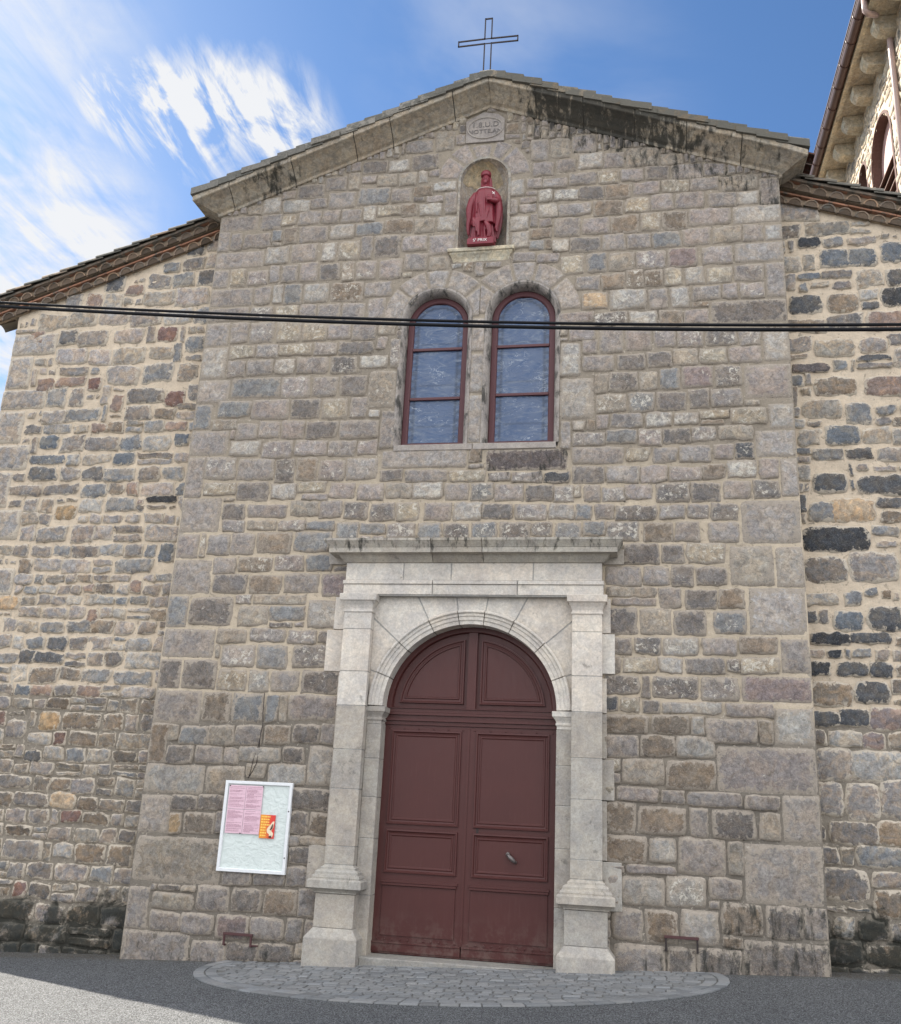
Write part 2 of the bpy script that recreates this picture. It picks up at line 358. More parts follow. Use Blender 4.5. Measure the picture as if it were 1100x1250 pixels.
def stone(mb, quad, M, col, k=.1, H=.02, sink=.02, wob=.008, relief=.004, fleck=0., stain=0., n=None, tilt=.3, flip=False):
    """quad = 4 wall points (bl, br, tr, tl); M maps (u, z, height) to the world; border sinks under the mortar"""
    q = np.array(quad, float)
    w = np.linalg.norm(q[1] - q[0]); h = np.linalg.norm(q[3] - q[0])
    if n is None: n = 9 if max(w, h) > .22 else 7
    P = gridparam(n); U, V = np.meshgrid(P, P)
    Ue = U * np.sqrt(1 - k * V * V / 2) ; Ve = V * np.sqrt(1 - k * U * U / 2)
    a = (Ue + 1) / 2; b = (Ve + 1) / 2
    X = (1 - a) * (1 - b) * q[0, 0] + a * (1 - b) * q[1, 0] + a * b * q[2, 0] + (1 - a) * b * q[3, 0]
    Z = (1 - a) * (1 - b) * q[0, 1] + a * (1 - b) * q[1, 1] + a * b * q[2, 1] + (1 - a) * b * q[3, 1]
    ed = np.minimum((1 - np.abs(U)) * w / 2, (1 - np.abs(V)) * h / 2)
    rim = max(.009, .07 * min(w, h))
    t = np.clip(ed / rim, 0, 1); Hh = -sink + (H + sink) * (t * t * (3 - 2 * t))
    sd = random.random() * 50
    tx, tz = random.uniform(-1, 1) * tilt * H, random.uniform(-1, 1) * tilt * H
    verts = []
    for j in range(n):
        for i in range(n):
            x, z = X[j, i], Z[j, i]
            dx = nz(x * 11, z * 11, sd) * wob + nz(x * 31, z * 31, sd + 7) * wob * .8; dz = nz(x * 11, z * 11, sd + 31) * wob + nz(x * 31, z * 31, sd + 43) * wob * .8
            hh = Hh[j, i] + t[j, i] * (nz(x * 8, z * 8, sd + 3) * relief * 1.6 + nz(x * 26, z * 26, sd) * relief + tx * U[j, i] + tz * V[j, i])
            verts.append(M(x + dx, z + dz, hh))
    e = np.clip(1 - ed / (max(.03, .22 * min(w, h))), 0, 1).ravel()
    F = gridfaces(n, n)
    mb.add(verts, [f[::-1] for f in F] if flip else F, col, e, fleck, stain)
def jit(c, a=.12):
    s = random.uniform(1 - a, 1 + a); h = random.uniform(-.022, .022); return (min(.9, c[0] * s * (1 + h)), min(.9, c[1] * s), min(.9, c[2] * s * (1 - h)))

def mortar_sheet(mb, x0, x1, z0, z1, step, M, inside, tone, stain=lambda x, z: 0, amp=.007, flip=False):
    nx = int((x1 - x0) / step) + 1; nzv = int((z1 - z0) / step) + 1; idx = {}; V = []; F = []; T = []; S = []
    def gv(i, j):
        if (i, j) not in idx:
            x = x0 + i * (x1 - x0) / nx; z = z0 + j * (z1 - z0) / nzv; idx[(i, j)] = len(V)
            V.append(M(x, z, amp * (nz(x * 7, z * 7, 3) + .8 * nz(x * 19, z * 19, 9)))); T.append(tone(x, z)); S.append(stain(x, z))
        return idx[(i, j)]
    for i in range(nx):
        for j in range(nzv):
            x = x0 + (i + .5) * (x1 - x0) / nx; z = z0 + (j + .5) * (z1 - z0) / nzv
            if inside(x, z):
                f = (gv(i, j), gv(i + 1, j), gv(i + 1, j + 1), gv(i, j + 1)); F.append(f[::-1] if flip else f)
    mb.add(V, F, (.4, .4, .4), 0, 0, S); mb.tone = T
def build_mortar(mb, name, mat, parent):
    o = mb.build(name, mat, parent, smooth=True)
    a = o.data.attributes.new('tone', 'FLOAT', 'POINT'); a.data.foreach_set('value', np.array(mb.tone, dtype=np.float32)); return o

# key positions in the gable plane (metres)
XL, XR, XA = -6.055, 2.062, -1.96             # gable wall edges, apex
def zr(x): return 11.645 - .3835 * abs(x - XA)  # underside of the raking coping
DC, DR, DZ = -1.935, 1.07, 2.80                # door centre, radius, springing
WINS = ((-2.610, .432, 8.13), (-1.405, .440, 8.165)); WZ0 = 6.26
NC, NR, NZ, NB = -2.012, .345, 10.40, 9.23     # niche
def ground_z(x): return .125 + (max(-14, min(8, x)) - 2.06) * .049

def in_window(x, z, g=0.):
    for (c, r, zs) in WINS:
        rr = r + g
        if abs(x - c) < rr and WZ0 - g < z < zs: return True
        if z >= zs and math.hypot(x - c, z - zs) < rr: return True
    return False
def in_niche(x, z, g=0.):
    if abs(x - NC) < NR + g and NB - g < z < NZ: return True
    return z >= NZ and math.hypot(x - NC, z - NZ) < NR + g
def in_door(x, z, g=0.):
    if abs(x - DC) < DR + g and z < DZ: return True
    return z >= DZ and math.hypot(x - DC, (z - DZ) / .965) < DR + g
def in_portal(x, z, g=0.):
    if abs(x - DC) < 1.62 + g and z < 4.2: return True
    if abs(x + 1.953) < 1.64 + g and 4.18 < z < 4.62: return True
    if abs(x + 1.953) < 1.80 + g and 4.6 <= z < 4.84 + g: return True
    return False

STONES = [
 # (origin px, scale, [x0 y0 x1 y1 code ...]) read stone by stone off the front
 ((140, 830), .2545, "190 55 410 205 g 418 60 555 208 o 560 72 715 205 b 718 72 785 205 b 790 72 828 205 t 832 75 1055 198 p 170 208 255 395 o 258 215 308 292 t 312 218 445 308 b 450 215 578 315 t 580 215 710 312 g 716 215 845 305 o 853 215 985 308 G 988 212 1050 312 g 245 308 382 400 G 386 318 520 402 g 525 325 595 405 g 598 320 802 398 w 808 320 912 398 G 925 320 1060 510 w 140 402 432 545 w 437 412 628 545 t 632 405 725 478 t 728 402 915 500 w 120 545 262 738 q 275 552 398 630 G 405 550 530 630 G 865 520 1040 625 G 535 550 700 660 g 865 630 925 745 G"),
 ((140, 1000), .2545, "262 -38 315 70 O 328 -35 482 78 o 487 -35 530 72 g 935 -35 1022 80 o 892 82 1002 125 t 838 80 888 128 g 85 82 520 312 t 836 130 935 215 G 524 255 658 315 g 664 262 815 318 g 815 222 925 325 g 60 318 165 525 g 168 316 205 342 g 185 345 380 435 t 210 322 380 345 t 388 322 552 450 g 558 328 712 452 G 712 335 875 465 o 880 335 955 472 g 170 438 315 538 g 318 455 475 560 g 480 460 648 575 P 652 468 812 582 g 822 480 905 592 g 910 488 945 590 g 28 532 358 690 g 362 580 535 690 g 538 590 690 690 G 694 600 850 690 G 865 600 915 640 t"),
 ((740, 830), .2545, "0 92 45 155 d 75 95 165 155 y 168 95 258 155 G 268 105 560 165 w 565 118 808 182 g 808 138 1002 320 w 5 168 210 258 o 215 172 402 262 o 412 175 472 268 w 478 185 728 308 g 732 190 800 312 t 8 265 158 370 g 165 265 332 372 o 338 270 520 380 w 78 378 280 505 t 285 382 525 530 o 530 322 1018 548 p 75 512 255 585 p 260 528 372 598 g 380 540 652 608 g 662 558 835 625 g"),
 ((740, 1000), .2545, "0 -78 132 70 o 152 -65 390 80 o 402 -58 492 92 g 508 -42 720 102 G 735 -32 838 108 t 845 -110 1035 116 q 5 78 202 210 o 215 88 340 212 w 350 92 575 272 g 585 110 655 272 t 662 120 1052 418 q 95 218 342 270 p 95 275 282 412 w 288 280 485 425 W 492 285 660 392 g 498 398 545 422 g 50 428 178 585 g 188 432 345 590 o 352 435 548 612 w 552 400 755 560 o 762 422 940 570 G 945 425 1062 582 g 562 562 658 618 o 52 595 290 790 g 294 615 430 790 G 434 620 650 790 G 660 588 1072 790 G"),
 ((740, 620), .2364, "0 865 168 970 G 185 875 215 975 G 235 872 470 995 G 485 870 692 1000 g 702 870 1060 1005 P 50 775 80 855 o 85 772 262 855 y 272 772 390 858 w 402 775 605 862 G 625 780 690 850 G 695 780 885 862 y 908 680 1052 855 g 55 675 132 755 G 145 672 275 758 G 292 678 475 765 W 502 672 680 765 g 685 675 890 765 o 28 518 155 660 G 175 520 340 655 t 350 528 522 658 G 545 530 718 655 b 748 415 1035 660 q 0 410 265 462 t 20 465 265 505 g 275 410 390 515 g 408 418 570 525 G 585 418 718 520 o 0 300 185 405 g 190 298 330 408 g 335 292 455 405 G 470 298 625 405 G 635 205 860 402 t 872 205 1020 408 w 105 180 278 295 G 285 185 408 290 G 412 182 628 290 y 0 72 170 175 G 190 75 350 180 o 352 78 490 180 g 520 72 682 182 g 695 -42 1005 188 q 50 -5 255 65 G 275 0 410 62 g 418 0 520 62 g 545 0 680 65 G"),
 ((200, 620), .2, "105 -60 345 155 q 360 -5 500 70 G 505 0 745 62 g 355 78 500 152 g 505 75 690 145 t 700 70 870 140 g 875 80 1040 138 b 90 162 205 305 p 225 165 255 280 t 262 160 400 290 g 405 160 545 290 g 565 150 780 280 o 788 145 990 275 b 60 320 290 525 q 300 300 450 405 g 470 300 665 400 o 670 290 860 385 p 865 285 1010 390 b 300 410 500 515 G 525 415 705 515 o 740 395 945 510 g 975 410 1110 520 P 30 545 125 720 b 160 545 410 705 G 440 530 530 585 g 545 540 860 585 t 480 595 640 725 t 645 600 860 690 b 870 590 1055 745 w 5 735 295 915 g 330 740 515 820 t 520 735 740 825 g 748 730 935 830 g 955 750 1000 815 G 345 835 550 975 g 565 835 755 970 b 790 830 995 970 G -40 925 100 1105 G 110 925 320 1105 G 330 990 500 1110 y 515 990 640 1130 W 655 990 820 1130 g 835 985 1085 1130 G"),
 ((230, 420), .2455, "65 28 185 170 w 205 15 335 70 y 340 5 450 62 g 455 0 620 60 y 625 0 740 60 g 745 0 905 50 G 195 80 285 155 g 290 78 410 160 g 440 75 520 150 W 540 75 700 145 g 705 62 840 150 G 850 52 990 125 W 50 178 205 292 q 220 168 450 268 b 462 165 608 268 p 612 160 742 265 g 750 160 890 262 G 38 305 115 425 b 142 288 312 372 b 315 275 500 378 p 505 275 658 368 G 665 280 795 365 y 800 268 890 352 g 120 382 240 430 t 240 395 345 478 g 350 385 455 470 g 462 382 572 470 p 595 385 740 455 G 755 375 940 468 g 12 432 200 555 g 210 478 360 560 w 365 480 520 568 p 528 482 690 560 p 695 480 830 560 g 845 475 940 535 p 5 562 76 765 g 82 565 235 675 g 245 570 430 680 g 435 570 530 690 G 535 570 640 680 o 650 575 780 680 p 785 565 950 675 q 960 625 1060 685 G 75 690 235 755 y 245 685 400 765 G 410 685 535 765 w 545 685 690 740 y 560 742 700 780 p 705 690 820 770 p 835 690 975 780 p 985 690 1110 770 t 172 778 310 868 G 318 770 500 860 G 505 770 650 860 t 655 780 765 870 g 775 780 895 875 G 900 790 1030 880 G 1035 790 1130 880 y 165 872 265 940 g 270 875 440 930 t 450 870 600 935 g 605 880 725 930 b 735 885 850 960 b 855 890 980 950 b 985 890 1130 950 g"),
 ((700, 400), .2636, "0 20 95 60 p 40 62 110 125 p 120 22 225 120 g 240 22 358 108 p 370 22 475 95 p 478 20 600 92 p 610 20 755 85 G 765 20 865 68 g 878 18 1000 152 w 40 130 190 205 g 195 120 335 195 G 340 110 455 180 G 460 98 575 172 t 585 95 708 165 y 715 85 870 165 p 100 215 160 305 t 165 205 300 295 G 305 200 385 290 t 395 190 488 280 b 500 185 640 275 P 665 180 785 268 G 790 165 1008 330 p 110 308 250 395 t 255 300 380 395 b 385 298 525 385 G 535 295 620 365 G 640 280 785 360 g 105 405 165 455 p 170 400 325 460 g 332 395 445 460 W 465 392 565 440 W 595 378 720 420 y 725 368 890 450 y 912 355 1015 465 w 10 480 145 550 g 150 475 290 538 b 300 470 410 540 p 415 465 545 540 G 548 460 665 530 g 670 455 835 522 t 845 475 1026 600 q 5 555 230 630 g 240 560 345 600 y 360 555 475 625 g 485 550 635 620 g 645 540 735 605 p 748 530 832 598 d 20 640 150 725 G 155 640 300 720 g 300 640 435 718 p 440 640 595 710 p 600 630 705 700 o 710 615 850 695 W 855 620 945 690 p 958 605 1040 780 q 0 735 40 790 t 42 735 125 810 g 130 735 235 800 g 240 730 360 795 p 380 720 530 805 G 548 715 685 795 G 688 705 825 780 g 832 705 940 775 G 5 815 88 890 b 95 815 185 890 g 200 815 380 890 G 405 808 520 885 g 530 808 630 885 g 640 800 760 885 G"),
 ((680, 180), .2636, "320 15 458 92 t 95 28 212 102 w 215 22 315 98 g 0 55 90 115 g 405 92 525 150 G 530 78 670 148 g 680 85 765 125 p 482 48 580 82 t 60 115 185 178 g 188 105 290 165 y 292 98 400 155 p 755 135 930 205 t 937 140 1026 262 g 0 195 102 248 W 105 180 215 245 G 220 168 345 240 o 350 160 478 225 p 485 152 610 205 y 615 140 745 205 g 0 255 160 320 g 165 240 310 320 o 315 230 430 305 y 432 220 520 290 p 560 205 685 280 p 695 205 830 280 g 832 202 935 265 w 0 325 105 415 g 112 325 240 400 p 248 312 380 398 o 385 300 480 385 y 490 292 605 380 o 620 285 805 365 p 812 270 1030 350 w 60 415 205 485 G 210 405 318 478 g 322 400 430 470 g 438 388 555 460 b 580 375 705 455 p 720 365 855 440 t 862 358 955 435 g 960 356 1038 430 w 0 425 52 480 W 140 488 232 585 b 250 485 360 570 t 365 475 505 562 p 510 465 650 555 P 670 455 815 545 p 820 440 1042 528 q 10 500 130 590 y 85 600 200 665 g 202 578 312 660 o 318 570 400 655 o 405 565 495 650 o 498 560 580 640 y 588 555 685 635 w 710 550 815 630 y 820 540 955 620 g 965 532 1050 695 g 112 668 228 755 Y 240 655 420 752 w 430 655 510 750 g 528 655 618 740 w 625 650 760 700 g 765 630 840 700 p 845 625 960 700 p 10 765 165 820 p 170 762 325 815 G 332 758 462 825 w 468 755 580 820 o 585 750 695 815 p 712 705 1056 815 G"),
 ((230, 200), .2455, "370 170 465 250 w 470 140 535 180 g 535 105 675 175 G 470 182 605 245 w 608 160 682 222 g 680 85 775 140 g 800 68 850 130 t 705 152 825 215 g 838 122 998 208 b 940 55 1040 118 t 1045 50 1120 110 t 885 0 980 50 G 1005 0 1090 35 W 300 215 365 258 t 162 264 350 338 g 155 342 205 432 g 210 342 268 430 g 145 438 370 520 g 125 530 198 615 g 115 622 322 712 g 105 718 300 765 g 92 810 200 905 g 207 810 300 900 g 362 252 465 332 g 470 258 520 310 y 550 240 650 305 g 665 235 745 295 g 770 225 860 285 g 880 210 935 272 W 940 210 1060 262 y 275 345 412 420 g 418 330 465 385 b 470 320 540 390 o 548 315 695 390 g 705 305 815 375 w 840 290 970 350 b 980 270 1120 345 o 385 415 505 500 w 510 405 622 485 g 670 392 735 480 W 742 385 850 475 y 855 375 915 460 g 920 365 1050 470 G 205 525 290 610 y 295 530 400 600 p 405 520 455 590 g 460 505 545 590 g 550 492 640 582 p 655 492 755 580 G 760 490 830 570 t 835 485 925 575 p 960 485 1050 575 p 330 615 412 700 g 418 605 465 695 w 475 612 568 698 b 575 595 695 695 w 705 590 870 680 o 880 590 1010 655 g 305 712 420 765 g 425 712 545 765 y 550 700 640 760 g 645 695 755 770 g 760 690 880 770 g 890 680 985 780 p 305 800 430 890 g 435 795 560 885 y 565 795 690 880 y 690 800 810 875 p 815 795 915 870 g 205 910 340 970 W 345 905 450 965 g 455 895 620 960 y 630 890 740 960 g 745 880 905 950 G"),
 ((440, 540), .2909, "85 30 430 110 q 525 30 870 120 s 85 115 180 165 G 185 120 365 168 g 370 115 530 160 y 535 125 630 155 g 635 125 765 175 g 770 125 860 165 d 865 95 960 150 W 0 170 100 245 p 105 170 215 245 t 218 170 350 240 W 352 170 455 245 g 462 172 555 245 b 562 172 685 245 p 695 180 810 245 G 812 180 930 248 g 935 175 1010 245 y 35 255 150 330 g 155 250 275 330 W 285 250 385 330 p 390 250 510 330 w 512 252 632 325 G 642 252 785 330 g 790 255 895 330 w 900 252 975 330 g 980 260 1065 330 g 0 335 110 395 G 115 335 235 400 b 240 335 340 395 b 345 335 455 395 G 460 335 580 395 b 585 335 715 395 G 718 335 810 395 G 812 335 930 395 b 935 335 1035 395 b 1040 335 1100 400 o"),
 ((440, 160), .336, "110 95 180 150 W 190 90 270 145 G 20 100 95 155 G 60 158 140 205 g 145 152 238 200 g 180 40 265 80 g 270 15 330 70 t 0 212 105 270 b 110 210 190 260 g 195 202 262 235 o 265 195 335 222 w 240 238 300 260 p 310 225 353 302 g 150 264 208 312 o 212 264 295 302 w 20 275 55 322 W 60 268 145 320 g 0 330 98 378 g 105 322 180 375 o 185 317 275 372 t 280 308 353 365 w 248 374 348 452 p 60 385 150 465 g 155 380 243 440 p 0 475 45 540 p 50 470 150 540 g 155 445 245 505 g 250 458 325 505 t 545 175 590 240 w 540 250 575 305 g 542 310 615 362 w 546 368 605 430 w 620 50 680 108 g 688 40 760 100 t 765 25 855 80 p 625 115 705 165 p 710 105 785 155 p 790 84 880 140 g 600 172 660 210 g 665 170 755 210 g 760 150 885 200 o 650 215 690 255 W 695 212 795 255 W 800 205 893 258 G 580 245 640 265 p 582 268 640 292 p 645 265 740 315 w 745 262 835 310 t 840 270 893 310 p 625 300 685 350 g 690 320 800 385 g 805 315 893 375 p 620 355 685 395 o 668 402 760 440 W 762 388 893 435 G 620 400 655 430 b 555 440 630 480 g 640 445 740 480 p 745 450 820 520 y 825 445 893 520 w 715 662 850 768 g 725 775 800 890 w 725 895 850 1045 w 728 1055 760 1150 g 25 870 120 1010 t 105 775 125 860 g 70 1018 118 1150 g"),
]

church = empty('church', (XA, 0, 0)); tag(church, 'old stone village church with a gabled front, arched portal and tiled aisle roofs', 'church')

def gable_wall():
    mb = MB(); M = lambda x, z, h: (x, -h, z)
    placed = []; res = .02
    gx0, gz0 = XL, -.4; GW, GH = int((XR - XL) / res) + 2, int(12.2 / res) + 2
    occ = np.zeros((GW, GH), bool)
    for i in range(GW):
        for j in range(GH):
            x, z = gx0 + i * res, gz0 + j * res
            if x > XR or z > zr(x) + .02 or z < ground_z(x) - .12 or in_window(x, z, .07) or in_niche(x, z, .04) or in_portal(x, z, .0): occ[i, j] = True
            for (c, r, zs) in WINS:                         # ring of voussoirs
                if z > zs - .03 and math.hypot(x - c, z - zs) < r + .36: occ[i, j] = True
            if z > NZ and math.hypot(x - NC, z - NZ) < NR + .34: occ[i, j] = True
            if -2.47 < x < -1.56 and 9.0 < z < 9.26: occ[i, j] = True
            if -2.32 < x < -1.74 and 11.03 < z < 11.55: occ[i, j] = True
            if 6.2 < z < 8.2 and -2.2 < x < -1.8: occ[i, j] = True
    def rect_place(x0, x1, z0, z1, code):
        i0, i1 = int((x0 - gx0) / res), int((x1 - gx0) / res); j0, j1 = int((z0 - gz0) / res), int((z1 - gz0) / res)
        i0, j0 = max(i0, 0), max(j0, 0)
        sub = occ[i0 + 1:i1, j0 + 1:j1]
        if sub.size == 0: return False
        if sub.mean() > .3: return False
        # pull edges back off anything already there
        for _ in range(18):
            if i1 - i0 < 3 or j1 - j0 < 3: return False
            if occ[i0 + 1, j0 + 1:j1].mean() > .35: i0 += 1; x0 += res; continue
            if occ[i1 - 1, j0 + 1:j1].mean() > .35: i1 -= 1; x1 -= res; continue
            if occ[i0 + 1:i1, j1 - 1].mean() > .35: j1 -= 1; z1 -= res; continue
            if occ[i0 + 1:i1, j0 + 1].mean() > .35: j0 += 1; z0 += res; continue
            break
        occ[i0:i1 + 1, j0:j1 + 1] = True
        placed.append([i0, i1 + 1, j0, j1 + 1, code]); return True
    def grow(n):
        for _ in range(n):
            for p in placed:
                i0, i1, j0, j1, _c = p
                if i0 > 0 and not occ[i0 - 1, j0:j1].any(): i0 -= 1
                if i1 < GW and not occ[i1, j0:j1].any(): i1 += 1
                if j0 > 0 and not occ[i0:i1, j0 - 1].any(): j0 -= 1
                if j1 < GH and not occ[i0:i1, j1].any(): j1 += 1
                occ[i0:i1, j0:j1] = True; p[:4] = [i0, i1, j0, j1]
    for (ox, oy), s, txt in STONES:
        tk = txt.split()
        for q in range(0, len(tk), 5):
            a, b, c, d = [float(v) for v in tk[q:q + 4]]; code = tk[q + 4]
            xm, ym = ox + s * (a + c) / 2, oy + s * (b + d) / 2
            x0 = at(ox + s * a, ym)[0]; x1 = at(ox + s * c, ym)[0]; z1 = at(xm, oy + s * b)[2]; z0 = at(xm, oy + s * d)[2]
            edge = False
            if x0 < XL + .14: x0 = XL - .004; edge = True
            if x1 > XR - .14: x1 = XR + .004; edge = True
            if x1 - x0 < .06 or z1 - z0 < .05: continue
            zc = (z0 + z1) / 2
            if zc > zr((x0 + x1) / 2) + .02: continue
            rect_place(x0, x1, z0, z1, code)
    # remaining gaps: smaller filling stones, greedily
    grow(3)
    for j in range(GH - 1, 1, -1):
        for i in range(1, GW - 1):
            if occ[i, j]: continue
            wmax = random.randint(8, 17); hmax = random.randint(6, 12)
            w = 0
            while w < wmax and i + w < GW and not occ[i + w, j]: w += 1
            h = 1
            while h < hmax and j - h > 0 and not occ[i:i + w, j - h].any(): h += 1
            occ[i:i + w, j - h + 1:j + 1] = True
            if w >= 4 and h >= 4: placed.append([i, i + w, j - h + 1, j + 1, random.choice('ggGpptoygw')])
            else:
                occ[i:i + w, j - h + 1:j + 1] = False; occ[i, j] = True
    grow(2)
    for (i0, i1, j0, j1, code) in placed:
        x0, x1, z0, z1 = gx0 + i0 * res, gx0 + i1 * res, gz0 + j0 * res, gz0 + j1 * res
        if x0 < XL + .05: x0 = XL - .004
        if x1 > XR - .05: x1 = XR + .004
        w, h = x1 - x0, z1 - z0
        quoin = x0 < XL + .02 or x1 > XR - .02 or w > .75
        low = z1 < 2.9
        g = .002 if quoin else (.003 if low else (.004 if z1 > 5.6 else .006))
        x0 += g if x0 > XL + .02 else 0; x1 -= g if x1 < XR - .02 else 0; z0 += g; z1 -= g
        j = (lambda a: random.uniform(-a, a)); a = 0 if quoin else min(.012, .06 * min(w, h))
        q = [(x0 + j(a), z0 + j(a)), (x1 + j(a), z0 + j(a)), (x1 + j(a), z1 + j(a)), (x0 + j(a), z1 + j(a))]
        if x0 <= XL + .01: q[0] = (x0, z0); q[3] = (x0, z1)
        if x1 >= XR - .01: q[1] = (x1, z0); q[2] = (x1, z1)
        q = [(p[0], min(p[1], zr(p[0]) + .02)) for p in q]
        st = 0.
        xc, zc = (x0 + x1) / 2, (z0 + z1) / 2
        if zc < ground_z(xc) + .35: st = .40
        if xc > .9 and zc < .75: st = .50
        if -.6 < xc + 1.4 < .6 and 5.75 < zc < 6.3: st = .45
        if xc > -1.3 and zc > zr(xc) - .3: st = .5
        fl = FLK.get(code, 0)
        if not quoin and code not in 'yW' and 3.0 < zc < 9: fl = random.uniform(-.1, .62)
        dk = .80 if zc < 2.6 else (.80 + .2 * min(1, (zc - 2.6) / .8))          # stone colour darker towards the street
        cc = tuple(dk * (1.04 * v - .04 * m_) for v, m_ in zip(PAL[code], (.262, .236, .208)))
        stone(mb, q, M, jit(cc, .10), k=.05 if quoin else (.22 if low else .14), H=.014 if quoin else (.032 if low else .024), sink=.009,
              wob=.004 if quoin else (.012 if low else .017), relief=.0025 if quoin else .008, fleck=fl, stain=st)
    # voussoirs round the windows (the two rings share their springer between the lights)
    for wi, (c, r, zs) in enumerate(WINS):
        for (a0, a1) in ([(2, 43), (43, 76), (76, 103), (103, 139), (139, 178)]):
            if wi == 0: a0, a1 = 180 - a1, 180 - a0
            col = jit(PAL['q'], .06); rr0, rr1 = r + .065, r + random.uniform(.34, .385)
            n = 9; P = gridparam(n); V = []; E = []
            ha, hr = R_((a1 - a0) / 2 - .5), (rr1 - rr0) / 2
            for v in P:
                for u in P:
                    th = R_((a0 + a1) / 2) - u * ha; rad = (rr0 + rr1) / 2 + v * hr
                    x = c + rad * math.cos(th); z = zs + rad * math.sin(th)
                    lim = -2.004
                    x = min(x, lim - .006) if wi == 0 else max(x, lim + .006)
                    ed = min((1 - abs(u)) * ha * rad, (1 - abs(v)) * hr); t = min(1, ed / .015)
                    V.append((x, -(-.014 + .026 * t + .003 * nz(x * 9, z * 9, 4)), z)); E.append(max(0, 1 - ed / .05))
            F = gridfaces(n, n); mb.add(V, [f[::-1] for f in F], col, E, .1, .05)
    for (a0, a1) in ((3, 52), (52, 78), (78, 112), (112, 140), (140, 177)):      # ring over the niche
        col = jit(PAL['p'], .07); rr0, rr1 = NR + .02, NR + random.uniform(.30, .38)
        if 70 < (a0 + a1) / 2 < 115: rr1 = NR + .27
        n = 9; P = gridparam(n); V = []; E = []; ha, hr = R_((a1 - a0) / 2 - 1), (rr1 - rr0) / 2
        for v in P:
            for u in P:
                th = R_((a0 + a1) / 2) - u * ha; rad = (rr0 + rr1) / 2 + v * hr + .02 * nz(th * 3, v, 8)
                x = NC + rad * math.cos(th); z = NZ + rad * math.sin(th)
                ed = min((1 - abs(u)) * ha * rad, (1 - abs(v)) * hr); t = min(1, ed / .015)
                V.append((x, -(-.014 + .024 * t), z)); E.append(max(0, 1 - ed / .05))
        mb.add(V, [f[::-1] for f in gridfaces(n, n)], col, E, .1, .0)
    for (z0, z1) in ((6.26, 6.98), (6.985, 7.60), (7.605, 8.14)):                # mullion blocks
        stone(mb, [(-2.115, z0 + .004), (-1.905, z0 + .004), (-1.905, z1), (-2.115, z1)], M, jit(PAL['q'], .05), k=.02, H=.012, wob=.003, relief=.002, stain=.12)
    o = mb.build('gable_wall', M_WALL, church, smooth=True)
    m2 = MB()
    def ins(x, z): return z < zr(x) + .06 and z > ground_z(x) - .4 and not in_window(x, z, .05) and not in_niche(x, z, .005) and not (in_portal(x, z, -.10) and z < 4.7)
    def tone(x, z):
        t = .95 if 2.95 < z < 5.6 else (.36 if z >= 5.6 else 0)
        if 2.6 < z <= 2.95: t = (z - 2.6) / .35
        if 5.4 < z < 6.4: t = .95 - .65 * (z - 5.4)
        return max(0, min(1, t + .25 * nz(x * 1.3, z * 1.3, 5)))
    def stn(x, z):
        s = .0
        if z < ground_z(x) + .3: s = .4
        if x > -1.3 and z > zr(x) - .35: s = .5
        return s
    mortar_sheet(m2, XL, XR, -.5, 11.8, .04, M, ins, tone, stn)
    build_mortar(m2, 'mortar', M_MORT, o)
    # wall core: returns at both corners and the body of the nave behind
    c = MB()
    c.box(XL, XL + .1, .002, .45, -.6, zr(XL)); c.box(XR - .1, XR, .002, .45, -.6, zr(XR))
    c.add([(XL + .01, .45, -.6), (XR - .01, .45, -.6), (XR - .01, .45, zr(XR)), (XA, .45, 11.7), (XL + .01, .45, zr(XL)),
           (XL + .01, 22, -.6), (XR - .01, 22, -.6), (XR - .01, 22, zr(XR)), (XA, 22, 11.7), (XL + .01, 22, zr(XL))],
          [(0, 1, 2, 3, 4), (9, 8, 7, 6, 5), (0, 5, 6, 1), (1, 6, 7, 2), (4, 9, 5, 0)])
    c.build('nave_wall', M_RENDER, church)
gable_wall()

